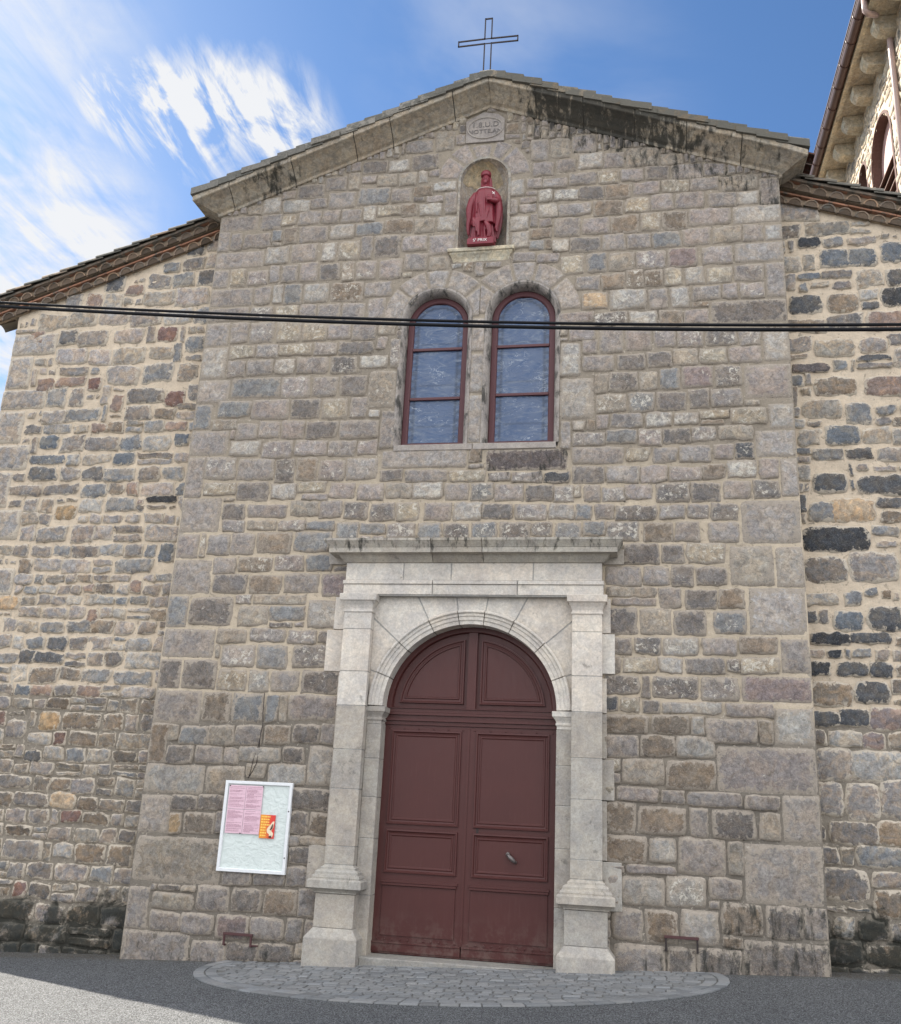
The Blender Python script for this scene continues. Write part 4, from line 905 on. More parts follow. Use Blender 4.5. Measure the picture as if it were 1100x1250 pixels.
# ---------------------------------------------------------------- portal
def portal():
    L_, Lo = (.54, .50, .45), (.35, .324, .29)           # fresh pale stone above the springing, greyer worn stone below
    root = MB()
    # backing of grey pointing, seen only in the joints
    J = (.33, .325, .31)
    root.box(-3.19, -3.012, -.024, .10, -.3, 4.6, J); root.box(-.858, -.685, -.024, .10, -.3, 4.6, J)
    n = 40; V = []; F = []
    for i in range(n + 1):
        th = math.pi * i / n; V += [(DC + 1.08 * math.cos(th), -.0245, DZ + .965 * 1.08 * math.sin(th))]
        dx, dz = math.cos(th), math.sin(th) * .965; s = min(1.24 / abs(dx) if abs(dx) > 1e-6 else 9, 1.42 / dz if dz > 1e-6 else 9); V += [(DC + dx * s, -.0245, DZ + dz * s)]
    F = [(2 * i, 2 * i + 1, 2 * i + 3, 2 * i + 2) for i in range(n)]
    root.add(V, F, J)
    root.box(-3.575, -.331, -.123, .02, 4.17, 4.62, J)
    p = fix_normals(root.build('portal', M_ASH, church))
    # spandrel stones cut to radial joints
    mb = MB(); angs = [0, 20, 42, 64, 82, 98, 116, 138, 160, 180]
    for a0, a1 in zip(angs[:-1], angs[1:]):
        k = 14; rows = []
        c0 = math.degrees(math.atan2(1.385 / .965, 1.256)); c1 = 180 - c0
        aa = sorted(set([a0 + .38 + (a1 - a0 - .76) * i / k for i in range(k + 1)] + [c for c in (c0, c1) if a0 < c < a1]))
        V = []
        for a in aa:
            dx, dz = math.cos(R_(a)), math.sin(R_(a)) * .965
            so_ = min(1.256 / abs(dx) if abs(dx) > 1e-6 else 9, 1.385 / dz if dz > 1e-6 else 9)
            so_ = max(so_, 1.238)
            V += [(DC + dx * 1.236, -.03, DZ + dz * 1.236), (DC + dx * so_, -.03, DZ + dz * so_), (DC + dx * 1.236, .0, DZ + dz * 1.236), (DC + dx * so_, .0, DZ + dz * so_)]
        m = len(aa); F = []
        for i in range(m - 1): b = 4 * i; F += [(b, b + 1, b + 5, b + 4), (b, b + 4, b + 6, b + 2), (b + 1, b + 3, b + 7, b + 5)]
        F += [(0, 2, 3, 1), (4 * m - 4, 4 * m - 3, 4 * m - 1, 4 * m - 2)]
        mb.add(V, F, jit(L_, .05), 0, .02)
    fix_normals(mb.build('spandrel', M_ASH, p))
    # archivolt
    mb = MB(); prof = [(1.248, -.028), (1.248, -.088), (1.238, -.098), (1.222, -.100), (1.212, -.092), (1.205, -.078), (1.175, -.076), (1.168, -.066), (1.162, -.062), (1.125, -.060), (1.118, -.050), (1.110, -.046), (1.07, -.044), (1.07, .24)]
    jn = [0, 20, 42, 64, 82, 98, 116, 138, 160, 180]
    for a0, a1 in zip(jn[:-1], jn[1:]):
        k = 10; V = []; m = len(prof)
        for i in range(k + 1):
            a = R_(a0 + .3 + (a1 - a0 - .6) * i / k)
            for (r, y) in prof: V.append((DC + r * math.cos(a), y, DZ + .965 * r * math.sin(a)))
        F = [(i * m + j, i * m + j + 1, (i + 1) * m + j + 1, (i + 1) * m + j) for i in range(k) for j in range(m - 1)]
        F += [tuple(range(m)), tuple(range(k * m, k * m + m))[::-1]]
        mb.add(V, F, jit(L_, .05), 0, .02)
    fix_normals(mb.build('archivolt', M_ASH, p))
    # jamb piers with imposts
    for s in (-1, 1):
        mb = MB(); xi = DC + s * DR; xo = DC + s * 1.256
        x0, x1 = min(xi, xo), max(xi, xo)
        zs = [-.25, .62, 1.25, 1.72, 2.17, 2.585]
        for a, b in zip(zs[:-1], zs[1:]): mb.box(x0, x1, -.03, .24, a + .003, b - .003, jit(Lo, .07), ch=.006, stain=.12 if b < .7 else .03)
        fix_normals(mb.build('jamb', M_ASH, p))
        im = MB()
        im.stack(x0 + .005, x1 - .005, -.032, .24, [(0, 2.585), (0, 2.625), (.012, 2.63), (.014, 2.65), (.006, 2.66), (.012, 2.68), (.035, 2.715), (.040, 2.725), (.052, 2.73), (.055, 2.79), (0, 2.798)], jit(Lo if s < 0 else L_, .05), stain=.05)
        fix_normals(im.build('impost', M_ASH, p, bevel=.003))
    # pilasters
    for s, cx in ((-1, -3.372), (1, -.502)):
        mb = MB(); x0, x1 = cx - .235, cx + .235; yf = -.215
        mb.box(cx - .172, cx + .172, yf + .061, .02, .9, 4.0, J)
        mb.stack(x0, x1, yf, .02, [(.082, -.35), (.080, .155), (.076, .165), (.0, .262)], jit(Lo, .05), stain=.22)
        mb.stack(x0, x1, yf, .02, [(0, .266), (0, .625)], jit(Lo, .05), stain=.08)
        mb.stack(x0, x1, yf, .02, [(0, .629), (.015, .634), (.02, .648), (.045, .668), (.075, .685), (.088, .69), (.088, .772), (.074, .786), (.048, .790), (.052, .806), (.046, .828), (.022, .836), (.022, .866), (.002, .884), (-.026, .890), (-.026, .914), (-.05, .926), (-.056, .94)], jit(Lo, .05), stain=.28)
        zs = [.944, 1.15, 1.80, 2.26, 2.785, 3.205, 3.735]
        for a, b in zip(zs[:-1], zs[1:]):
            hi = b > 2.9
            mb.stack(x0, x1, yf, .02, [(-.056, a + .005), (-.056, b - .005)], jit(L_ if hi else Lo, .05), stain=.0 if hi else .04)
        if True:
            mb.stack(x0, x1, yf, .02, [(-.056, 3.738), (-.056, 3.945), (-.046, 3.948), (-.042, 3.96), (-.046, 3.972), (-.052, 3.976), (-.052, 4.0), (-.04, 4.04), (-.015, 4.085), (-.010, 4.09), (.004, 4.095), (.008, 4.175), (.0, 4.18)], jit(L_, .04))
        fix_normals(mb.build('pilaster', M_ASH, p, bevel=.0025))
    # flanking blocks bonded into the wall
    def blk(xa, xb, za, zb, hi=True, y=-.036):
        fb = MB(); fb.box(xa, xb, y, .05, za + .003, zb - .003, jit(L_ if hi else Lo, .06), ch=.006); fix_normals(fb.build('side_block', M_ASH, p))
    blk(-3.80, -3.545, 3.21, 3.74); blk(-3.72, -3.545, 3.745, 4.17); pass
    blk(-.332, -.175, 3.25, 3.735); blk(-.332, -.225, 3.74, 4.165)
    for (a, b) in ((-3.60, -3.545), (-.332, -.275)):
        blk(a, b, 2.265, 2.78, False); blk(a, b, 2.785, 3.2); blk(a, b, .3, .615, False); blk(a, b, -.3, .295, False)
    blk(-.332, -.19, 1.80, 2.26, False); blk(-.332, -.11, .62, 1.14, False); blk(-3.80, -3.545, .66, 1.15, False)
    blk(-3.60, -3.545, 1.155, 2.26, False); blk(-.332, -.275, 1.145, 1.795, False)
    blk(-3.86, -3.60, 4.60, 4.80, False); blk(-.31, -.06, 4.60, 4.80, False)
    # entablature
    en = MB(); cx = -1.953; yf = -.13
    xs = [cx - 1.645, at(528, 718, -.13)[0], at(631.6, 720, -.13)[0], cx + 1.645]
    for i, (a, b) in enumerate(zip(xs[:-1], xs[1:])):
        a += .007 * (i > 0); b -= .007 * (i < 2); c = jit(L_, .05)
        en.box(a, b, yf - .006, .02, 4.186, 4.315, c); en.box(a - (.008 if i == 0 else 0), b + (.008 if i == 2 else 0), yf - .024, .02, 4.318, 4.366, c)
    xs = [cx - 1.628, at(492.7, 700, -.13)[0], at(551, 700, -.13)[0], at(651, 700, -.13)[0], cx + 1.628]
    for i, (a, b) in enumerate(zip(xs[:-1], xs[1:])):
        a += .007 * (i > 0); b -= .007 * (i < 3); en.box(a, b, yf, .02, 4.372, 4.594, jit(L_, .05))
    fix_normals(en.build('frieze', M_ASH, p, bevel=.004))
    co = MB(); prof = [(0, 4.597), (.02, 4.60), (.028, 4.61), (.06, 4.64), (.082, 4.672), (.092, 4.678), (.10, 4.684), (.19, 4.688), (.192, 4.752), (.200, 4.756), (.205, 4.766), (.222, 4.79), (.245, 4.822), (.252, 4.828), (.255, 4.858), (-.0, 4.875)]
    xs = [cx - 1.628, at(525.5, 670, -.35)[0], at(588, 670, -.35)[0], cx + 1.628]
    Cc = [(.39, .36, .315), (.35, .325, .285), (.39, .36, .31)]
    for i, (a, b) in enumerate(zip(xs[:-1], xs[1:])):
        V = []; m = len(prof)
        for (o, z) in prof:
            xa = a - o if i == 0 else a + .004; xb = b + o if i == 2 else b - .004
            V += [(xa, .02, z), (xa, yf - o, z), (xb, yf - o, z), (xb, .02, z)]
        F = []
        for k in range(m - 1):
            q = 4 * k
            for j in range(3): F.append((q + j, q + j + 1, q + 5 + j, q + 4 + j))
        F.append((3, 2, 1, 0)); q = 4 * (m - 1); F.append((q, q + 1, q + 2, q + 3))
        F += [tuple(4 * k + 1 for k in range(m)), tuple(4 * k + 2 for k in range(m))[::-1]] if False else []
        st = [.46 if z > 4.745 else (.28 if z > 4.685 else .08) for (o, z) in prof for _ in range(4)]
        co.add(V, F, jit(Cc[i], .04), 0, .1, st)
    fix_normals(co.build('cornice', M_ASH, p))
    st = MB()
    st.box(-3.06, -.81, -.16, .26, -.20, -.018, (.27, .26, .24), ch=.012, stain=.15)
    fix_normals(st.build('threshold', M_ASH, p))
portal()

# ---------------------------------------------------------------- door
def door():
    YD = .20; base = MB()
    def zat(py, px=520): return at(px, py, YD)[2]
    R0 = DR + .01
    # fixed arched head
    V = [(DC, YD + .02, DZ)]; n = 40
    for i in range(n + 1): a = math.pi * i / n; V.append((DC + R0 * math.cos(a), YD + .02, DZ - .02 + .965 * R0 * math.sin(a)))
    base.add(V, [(0, i + 2, i + 1) for i in range(n)])
    base.box(DC - R0, DC + R0, YD + .02, YD + .06, -.05, DZ + .02)
    # curved outer moulding, profile swept round the head
    def sweep(prof, cx, cz, a0, a1, k=40):
        V = []; m = len(prof)
        for i in range(k + 1):
            a = R_(a0 + (a1 - a0) * i / k)
            for (r, y) in prof: V.append((cx + r * math.cos(a), y, cz + .965 * r * math.sin(a)))
        base.add(V, [(i * m + j, i * m + j + 1, (i + 1) * m + j + 1, (i + 1) * m + j) for i in range(k) for j in range(m - 1)])
    sweep([(R0, YD - .03), (R0 - .07, YD - .03), (R0 - .078, YD - .02), (R0 - .085, YD + .02)], DC, DZ, 0, 180)
    # transom with mouldings
    for (z0, z1, y) in ((2.60, 2.645, -.03), (2.648, 2.672, -.055), (2.675, 2.72, -.015), (2.722, 2.752, -.04), (2.755, 2.80, -.028), (2.802, 2.812, -.045)): base.box(DC - R0, DC + R0, YD + y, YD + .03, z0, z1)
    base.box(DC - .055, DC + .055, YD - .03, YD + .02, 2.81, DZ + .965 * (R0 - .08))
    d = fix_normals(base.build('door', M_DOOR, church))
    # quarter panels of the head
    for s in (-1, 1):
        mb = MB()
        def loop(i, y):
            r = R0 - .16 - i; xi = .10 + i; zi = .07 + i; pts = []
            a0 = math.asin(zi / (r * .965)); a1 = math.acos(xi / r)
            pts.append((DC + s * xi, y, DZ + zi))
            for k in range(17): a = a0 + (a1 - a0) * k / 16; pts.append((DC + s * r * math.cos(a), y, DZ + .965 * r * math.sin(a)))
            return pts
        rings = [loop(0, YD + .012), loop(.004, YD - .012), (loop(.022, YD - .014)), loop(.03, YD + .002), loop(.055, YD + .006), loop(.062, YD - .006), loop(.075, YD - .006), loop(.082, YD + .012)]
        m = len(rings[0]); V = sum(rings, []); F = []
        for q in range(len(rings) - 1):
            for i in range(m): F.append((q * m + i, q * m + (i + 1) % m, (q + 1) * m + (i + 1) % m, (q + 1) * m + i))
        F.append(tuple((len(rings) - 1) * m + i for i in range(m)))
        mb.add(V, F); fix_normals(mb.build('head_panel', M_DOOR, d))
    # two leaves
    seam = -1.945
    zz = [zat(v) for v in (890, 1008, 1014, 1068, 1076, 1146, 1152)]
    for s, (xa, xb) in ((-1, (DC - R0, seam - .004)), (1, (seam + .004, DC + R0))):
        mb = MB()
        mb.box(xa, xb, YD - .012, YD + .018, -.012, 2.598)
        ix0, ix1 = (xa + .10, xb - .085) if s < 0 else (xa + .085, xb - .10)
        def panel(x0, x1, z0, z1, deep=.0):
            seq = [(0, -.012), (.003, -.034), (.022, -.036), (.030, -.018), (.050, -.014), (.056, -.022), (.070, -.022), (.078, -.0125 + deep)]
            V = []; F = []
            for (i, y) in seq: V += [(x0 + i, YD + y, z0 + i), (x1 - i, YD + y, z0 + i), (x1 - i, YD + y, z1 - i), (x0 + i, YD + y, z1 - i)]
            for q in range(len(seq) - 1):
                for j in range(4): F.append((4 * q + j, 4 * q + (j + 1) % 4, 4 * q + 4 + (j + 1) % 4, 4 * q + 4 + j))
            q = 4 * (len(seq) - 1); F.append((q, q + 1, q + 2, q + 3)); mb.add(V, F)
        panel(ix0, ix1, zz[1] - .0, zz[0] - .02); panel(ix0, ix1, zz[3], zz[2])
        # lower flush panel, drip rail above it and kick rail below
        mb.box(ix0 - .02, ix1 + .02, YD - .034, YD - .01, zz[4] - .035, zz[4] - .005); mb.box(ix0 - .01, ix1 + .01, YD - .048, YD - .01, zz[4] - .062, zz[4] - .038)
        mb.box(ix0 + .0, ix1, YD - .026, YD - .01, zz[5] + .01, zz[4] - .066)
        mb.box(xa + .002, xb - .002, YD - .030, YD - .01, .012, .098); mb.box(xa + .002, xb - .002, YD - .040, YD - .01, .10, .118)
        leaf = fix_normals(mb.build('door_leaf', M_DOOR, d, bevel=.0025))
        for row, k in ((.142, 11), (2.555, 6)):
            for i in range(k):
                st = MB(); x = xa + .07 + (xb - xa - .14) * i / (k - 1); st.stack(x - .006, x + .006, YD - .018, YD - .01, [(0, row - .010), (.004, row - .005), (.004, row + .005), (0, row + .010)])
                fix_normals(st.build('stud', M_DOOR, d))
        if s < 0:
            c = MB(); c.box(seam - .022, seam + .012, YD - .020, YD - .011, .12, 2.59); fix_normals(c.build('cover_strip', M_DOOR, d))
    k = MB(); P = at(625, 1048, YD)                        # iron knocker: a rosette and a slanting cast grip
    kx, kz = P[0], P[2]
    k.tube([(kx - .045, YD - .012, kz + .045), (kx - .045, YD - .05, kz + .045)], .024, 10)
    k.tube([(kx - .055, YD - .045, kz + .04), (kx - .03, YD - .065, kz + .028), (kx, YD - .07, kz + .0), (kx + .03, YD - .065, kz - .028), (kx + .05, YD - .05, kz - .045)], [.016, .022, .027, .022, .014], 10)
    k.tube([(kx + .045, YD - .012, kz - .04), (kx + .045, YD - .05, kz - .04)], .018, 10)
    N = simple('worn_bright_iron', (.16, .14, .135), .45, .3, 60, .6)
    fix_normals(k.build('knocker', N, d, smooth=True))
    h = MB(); P = at(583, 1014, YD); h.box(P[0] - .014, P[0] + .014, YD - .016, YD - .011, P[2] - .045, P[2] + .035); h.tube([(P[0], YD - .019, P[2] + .008), (P[0], YD - .013, P[2] + .008)], .009, 8)
    fix_normals(h.build('keyhole_plate', M_IRON, d))
door()

# ---------------------------------------------------------------- twin windows
def window(ci, c, r, zs):
    YF = .17
    fr = MB()
    def arch_path(rad, zb, k=24):
        pts = [(c - rad, zb)] ; pts += [(c - rad * math.cos(math.pi * i / k), zs + rad * math.sin(math.pi * i / k)) for i in range(k + 1)]; pts += [(c + rad, zb)]; return pts
    def strip(mb, specs, **kw):
        rows = [arch_path(rad, zb) for (rad, y, zb) in specs]; m = len(rows[0]); V = []
        for (rad, y, zb), row in zip(specs, rows): V += [(p[0], y, p[1]) for p in row]
        mb.add(V, [(a * m + i, a * m + i + 1, (a + 1) * m + i + 1, (a + 1) * m + i) for a in range(len(specs) - 1) for i in range(m - 1)], **kw)
    b = WZ0
    strip(fr, [(r + .01, YF, b), (r - .005, YF - .015, b), (r - .068, YF - .02, b), (r - .080, YF - .008, b), (r - .088, YF + .03, b)])
    rb = r - .08
    fr.box(c - r, c + r, YF - .022, YF + .03, b, b + .085)
    zc = [at(535, y, YF)[2] for y in ((427, 487) if ci == 0 else (427, 485))]
    for z in zc: fr.box(c - rb, c + rb, YF - .020, YF + .03, z - .019, z + .019)
    w = fix_normals(fr.build('window', M_FRAME, church, bevel=.003))
    # glass, slightly bowed sheets with the leaded pattern of the light behind
    zlim = [b + .085] + sorted(zc) + [zs + rb]
    for k in range(3):
        g = MB(); z0, z1 = zlim[k] + .015, zlim[k + 1] - .015; nx, nzz = 22, 26; V = []; F = []; lead = []
        for j in range(nzz + 1):
            z = z0 + (z1 - z0) * j / nzz; hw = rb if z < zs else math.sqrt(max(1e-6, rb * rb - (z - zs) ** 2))
            for i in range(nx + 1):
                u = -1 + 2 * i / nx; x = c + u * hw
                bow = .010 * nz(x * 2.5, z * 2.5, 4 + ci) + .004 * nz(x * 9, z * 9, 2)
                V.append((x, YF + .012 + bow, z))
                dd = hw - abs(u * hw) if z < zs else rb - math.hypot(x - c, z - zs)
                l = .75 if .045 < dd < .075 else 0.
                if .0 <= dd <= .045 and int(z / .06) % 2: l = .6
                if dd > .1:
                    if abs(((z - 6.3) % .62) - .3) < .013: l = .45
                lead.append(l)
        for j in range(nzz):
            for i in range(nx): a = j * (nx + 1) + i; F.append((a, a + 1, a + nx + 2, a + nx + 1))
        g.add(V, F); o = g.build('pane', M_GLASS, w, smooth=True)
        at_ = o.data.attributes.new('lead', 'FLOAT', 'POINT'); at_.data.foreach_set('value', np.array(lead, dtype=np.float32))
    # chamfered stone surround
    s = MB()
    strip(s, [(r + .085, .012, b - .0), (r + .080, -.014, b), (r + .052, -.014, b), (r + .030, .005, b), (r + .012, .045, b), (r + .006, .075, b), (r + .004, .26, b)], col=PAL['q'], stain=.50)
    s.add([(c - r - .01, .012, b - .01), (c + r + .01, .012, b - .01), (c + r + .01, .26, b + .01), (c - r - .01, .26, b + .01)], [(0, 1, 2, 3)], PAL['g'], stain=.3)
    fix_normals(s.build('stone_surround', M_ASH, w, smooth=False))
    bk = MB(); bk.box(c - r - .02, c + r + .02, .27, .30, b - .02, zs + r + .03); bk.build('dark_backing', M_INSIDE, w)
for ci, (c, r, zs) in enumerate(WINS): window(ci, c, r, zs)
for (xa, xb) in ((-3.10, -2.03), (-2.02, -.92)):
    sm = MB(); sm.box(xa, xb, -.020, .20, WZ0 - .085, WZ0 + .002, jit(PAL['q'], .05), ch=.006, stain=.22)
    fix_normals(sm.build('window_sill', M_ASH, church))

# ---------------------------------------------------------------- niche, ledge, plaque
def niche():
    mb = MB(); k = 20; V = []; F = []; D = .30
    def row(z, rad, cz): return [(NC - rad * math.cos(math.pi * i / k), .0 + D / NR * rad * math.sin(math.pi * i / k), z) for i in range(k + 1)]
    rows = []
    nz_ = 12
    for j in range(nz_ + 1): rows.append(row(NB + (NZ - NB) * j / nz_, NR, 0))
    for j in range(1, 13): a = math.pi / 2 * j / 12; rows.append(row(NZ + NR * math.sin(a), NR * math.cos(a) + 1e-4, 0))
    for r_ in rows: V += [(x + .004 * nz(x * 9, z * 9, 1), y + .01 * nz(x * 6, z * 6, 2), z) for (x, y, z) in r_]
    m = k + 1
    F = [(a * m + i, a * m + i + 1, (a + 1) * m + i + 1, (a + 1) * m + i) for a in range(len(rows) - 1) for i in range(k)]
    col = (.40, .36, .31)
    mb.add(V, F, col, 0, .1, .12)
    mb.add([(NC - NR, 0, NB), (NC + NR, 0, NB), (NC + NR, D, NB), (NC - NR, D, NB)], [(0, 1, 2, 3)], (.28, .26, .23))
    # yellowed plaster left on the vault
    V = []; rows = []
    for j in range(0, 12): a = math.pi / 2 * (j * .95) / 12; rows.append(a)
    kk = 20; pts = []
    for a in rows:
        for i in range(kk + 1):
            t = math.pi * (.06 + .70 * i / kk); e = NR - .008
            if a < .3: e2 = a + .45 * nz(i * .45, 3, 1) * (1 - a / .3)
            else: e2 = a
            e2 = max(e2, .0) + .04
            pts.append((NC - e * math.cos(e2) * math.cos(t), D / NR * e * math.cos(e2) * math.sin(t), NZ + e * math.sin(e2) + .0))
    mm = kk + 1
    mb.add(pts, [(a * mm + i, a * mm + i + 1, (a + 1) * mm + i + 1, (a + 1) * mm + i) for a in range(len(rows) - 1) for i in range(kk)], (.47, .395, .275), 0, .1, .1)
    # thin rim standing round the opening
    V = []; n = 28; rim = []
    for (rad, y) in ((NR + .045, .006), (NR + .040, -.012), (NR + .004, -.012), (NR, .01)):
        path = [(NC - rad, NB)] + [(NC - rad * math.cos(math.pi * i / n), NZ + rad * math.sin(math.pi * i / n)) for i in range(n + 1)] + [(NC + rad, NB)]
        V += [(p[0], y, p[1]) for p in path]; m = len(path)
    mb.add(V, [(a * m + i, a * m + i + 1, (a + 1) * m + i + 1, (a + 1) * m + i) for a in range(3) for i in range(m - 1)], (.30, .275, .24), 0, 0, .1)
    o = fix_normals(mb.build('niche', M_COP, church, smooth=False))
    l = MB()
    l.stack(-2.42, -1.62, .0, .30, [(-.04, 9.02), (0, 9.03), (.01, 9.08), (.03, 9.12), (.05, 9.15), (.052, 9.165), (.075, 9.17), (.08, 9.215), (.07, 9.228)], (.46, .42, .33), stain=.12)
    fix_normals(l.build('niche_ledge', M_COP, church, bevel=.006))
niche()
def plaque():
    mb = MB(); x0, x1, z0, z1 = -2.325, -1.745, 11.03, 11.54
    cx, cz = -2.03, 11.285
    outline = [(x0 + .01, z0), (x1, z0), (x1, z1 - .12), (x1 - .10, z1 - .03), (x0 + .26, z1 + .02), (x0, z1 - .13)]
    V = [(x, -.030, z) for x, z in outline] + [(x, .02, z) for x, z in outline]; n = len(outline)
    mb.add(V, [tuple(range(n))[::-1]] + [(i, (i + 1) % n, n + (i + 1) % n, n + i) for i in range(n)], (.30, .27, .25))
    o = fix_normals(mb.build('inscribed_stone', M_ASH, church, bevel=.006))
    r = MB(); k = 40; V = []; prof = [(.275, .195, -.030), (.27, .19, -.044), (.262, .182, -.046), (.25, .172, -.034)]
    for (a, b, y) in prof: V += [(cx + a * math.cos(2 * math.pi * i / k), y, cz - .015 + b * math.sin(2 * math.pi * i / k)) for i in range(k)]
    F = [(q * k + i, q * k + (i + 1) % k, (q + 1) * k + (i + 1) % k, (q + 1) * k + i) for q in range(3) for i in range(k)]
    r.add(V, F, (.37, .335, .30)); fix_normals(r.build('oval_rim', M_ASH, o))
    return o, cx, cz
def text(s, size, loc, mat, parent, name, depth=.004, align='CENTER', sx=1., rot=0):
    cu = bpy.data.curves.new(name, 'FONT'); cu.body = s; cu.size = size; cu.align_x = align; cu.extrude = depth; cu.space_character = 1.05
    tmp = bpy.data.objects.new(name, cu); sc.collection.objects.link(tmp); dg = bpy.context.evaluated_depsgraph_get(); me = bpy.data.meshes.new_from_object(tmp.evaluated_get(dg))
    bpy.data.objects.remove(tmp); me.transform(Matrix.Diagonal((sx, 1, 1, 1)))
    me.materials.clear(); me.materials.append(mat)
    o = bpy.data.objects.new(name, me); sc.collection.objects.link(o); o.rotation_euler = (R_(90), 0, rot)
    if parent: o.parent = parent; o.location = Vector(loc) - world_loc(parent)
    else: o.location = loc
    return o
po, pcx, pcz = plaque()
M_CARVE = simple('carved_letter_shadow', (.17, .155, .145), .9, .3)
text('1.8.U.D', .125, (pcx + .0, -.033, pcz + .005), M_CARVE, po, 'inscription', .004)
text('NOTTE.AN', .098, (pcx - .0, -.033, pcz - .105), M_CARVE, po, 'inscription', .004)

# ---------------------------------------------------------------- statue in the niche
def statue():
    cx, cy, zb = -2.01, .02, NB
    S = .00141; X0 = 357
    root = empty('statue', (cx, cy, zb)); tag(root, 'dark red painted statue of bishop in mitre and cloak in wall niche', 'statue')
    zz = lambda y: zb + (1130 - y) * S
    xx = lambda x: cx + (x - X0) * .00128
    mb = MB()
    def rings(levels, k=72, cap=True):
        V = []; F = []; n = len(levels)
        for (z, ox, oy, rx, ry, amp, kf, ph) in levels:
            for i in range(k):
                a = 2 * math.pi * i / k
                f = 1 + amp * (math.sin(kf * a + ph) * .6 + abs(math.sin(kf * .5 * a + ph * 1.7)) * .8 - .5)
                V.append((ox + rx * f * math.cos(a), oy + ry * f * math.sin(a), z))
        for q in range(n - 1):
            for i in range(k): F.append((q * k + i, q * k + (i + 1) % k, (q + 1) * k + (i + 1) % k, (q + 1) * k + i))
        F.append(tuple(range(k))[::-1]); F.append(tuple((n - 1) * k + i for i in range(k)))
        mb.add(V, F)
    def lv(tab, amp, kf, ph0=0, dph=.0, sub=4):
        out = []
        for a, b in zip(tab[:-1], tab[1:]):
            for s in range(sub):
                t = s / sub; t2 = t * t * (3 - 2 * t) if sub > 1 else t
                y, xl, xr, ry, oy, am = [a[i] * (1 - t) + b[i] * t for i in range(6)]
                out.append((zz(y), (xx(xl) + xx(xr)) / 2, cy + oy, (xx(xr) - xx(xl)) / 2, ry, amp * am, kf, ph0 + dph * (1130 - y) * .002))
        a = tab[-1]; out.append((zz(a[0]), (xx(a[1]) + xx(a[2])) / 2, cy + a[4], (xx(a[2]) - xx(a[1])) / 2, a[3], amp * a[5], kf, ph0))
        return out
    # long tunic with deep folds: (y, xl, xr, ry, oy, fold)
    rings(lv([(1052, 222, 498, .135, 0, 1.0), (1000, 226, 494, .13, 0, 1.), (900, 240, 480, .125, 0, 1.), (800, 250, 470, .12, 0, .8), (600, 262, 460, .115, 0, .4), (450, 290, 440, .09, 0, .2)], .13, 14, .6, 1.0))
    # chasuble ending at mid thigh
    rings(lv([(868, 236, 505, .150, -.01, 1.), (862, 228, 512, .155, -.01, 1.), (780, 232, 505, .15, -.01, .9), (680, 232, 500, .145, -.008, .7), (580, 228, 515, .135, -.004, .5), (500, 240, 505, .12, 0, .3), (452, 262, 485, .10, 0, .15), (420, 290, 455, .082, 0, .1), (395, 318, 432, .062, 0, 0), (380, 328, 420, .05, 0, 0)], .075, 9, 2.1, .8))
    # cloak behind, falling outside the arms
    rings(lv([(985, 205, 515, .07, .06, 1), (900, 190, 538, .075, .06, 1), (820, 178, 552, .08, .055, 1.), (740, 170, 562, .085, .05, .9), (620, 178, 560, .09, .04, .7), (540, 192, 552, .09, .035, .5), (480, 212, 530, .085, .03, .4), (440, 250, 500, .075, .025, .2), (415, 285, 465, .065, .02, .1)], .10, 12, .2, 1.2))
    def limb(pts, rads, flat=1.):
        mb.tube([(xx(x), cy + y, zz(yy)) for (x, yy, y) in pts], rads, 14)
    # sleeves: right arm hanging forward on the left of the picture, the other bent across the chest
    limb([(262, 470, 0), (228, 560, -.03), (208, 660, -.05), (205, 740, -.06), (206, 800, -.06)], [.045, .060, .060, .050, .038])
    limb([(206, 760, -.07), (198, 850, -.07), (200, 930, -.06), (205, 975, -.05)], [.034, .032, .026, .016])
    limb([(470, 470, 0), (505, 540, -.03), (525, 600, -.07), (500, 628, -.13), (455, 632, -.165)], [.050, .060, .055, .042, .030])
    limb([(525, 620, -.06), (538, 720, -.065), (530, 820, -.06), (512, 920, -.05), (520, 955, -.05)], [.052, .046, .038, .028, .014])
    limb([(455, 632, -.165), (440, 630, -.18), (425, 622, -.182)], [.024, .024, .015])
    for i, (dy, ln) in enumerate(((-12, 26), (-4, 32), (5, 30), (13, 24))):      # fingers closed on the book
        limb([(440, 628 + dy, -.185), (440 - ln * .6, 625 + dy * 1.1, -.197), (440 - ln, 628 + dy * 1.1, -.185)], [.0085, .008, .006])
    limb([(446, 618, -.19), (437, 604, -.20), (428, 597, -.197)], [.010, .009, .006])
    # book or reliquary held to the chest
    mb.box(xx(410), xx(472), cy - .185, cy - .12, zz(640), zz(560))
    # hanging stole ends and centre fold
    for x, y0, y1 in ((300, 830, 985), (322, 830, 1035), (268, 820, 930)):
        limb([(x, y0, -.15), (x + 4, (y0 + y1) / 2, -.16), (x + 8, y1, -.15)], [.017, .022, .018])
    limb([(378, 450, -.105), (382, 600, -.146), (384, 740, -.16), (383, 858, -.16)], [.008, .012, .014, .012])
    for x0, x1, y0, y1 in ((300, 350, 480, 800), (330, 366, 520, 820), (450, 405, 660, 840), (285, 300, 520, 760)):
        limb([(x0, y0, -.10), ((x0 + x1) / 2 - 6, (y0 + y1) / 2, -.145), (x1, y1, -.155)], [.008, .015, .010])
    limb([(400, 870, -.13), (436, 930, -.15), (452, 1000, -.14), (440, 1050, -.13)], [.03, .04, .035, .03])   # knee pushing the robe forward
    # head
    hx = 371
    V = []; F = []; k = 28; nn = 20
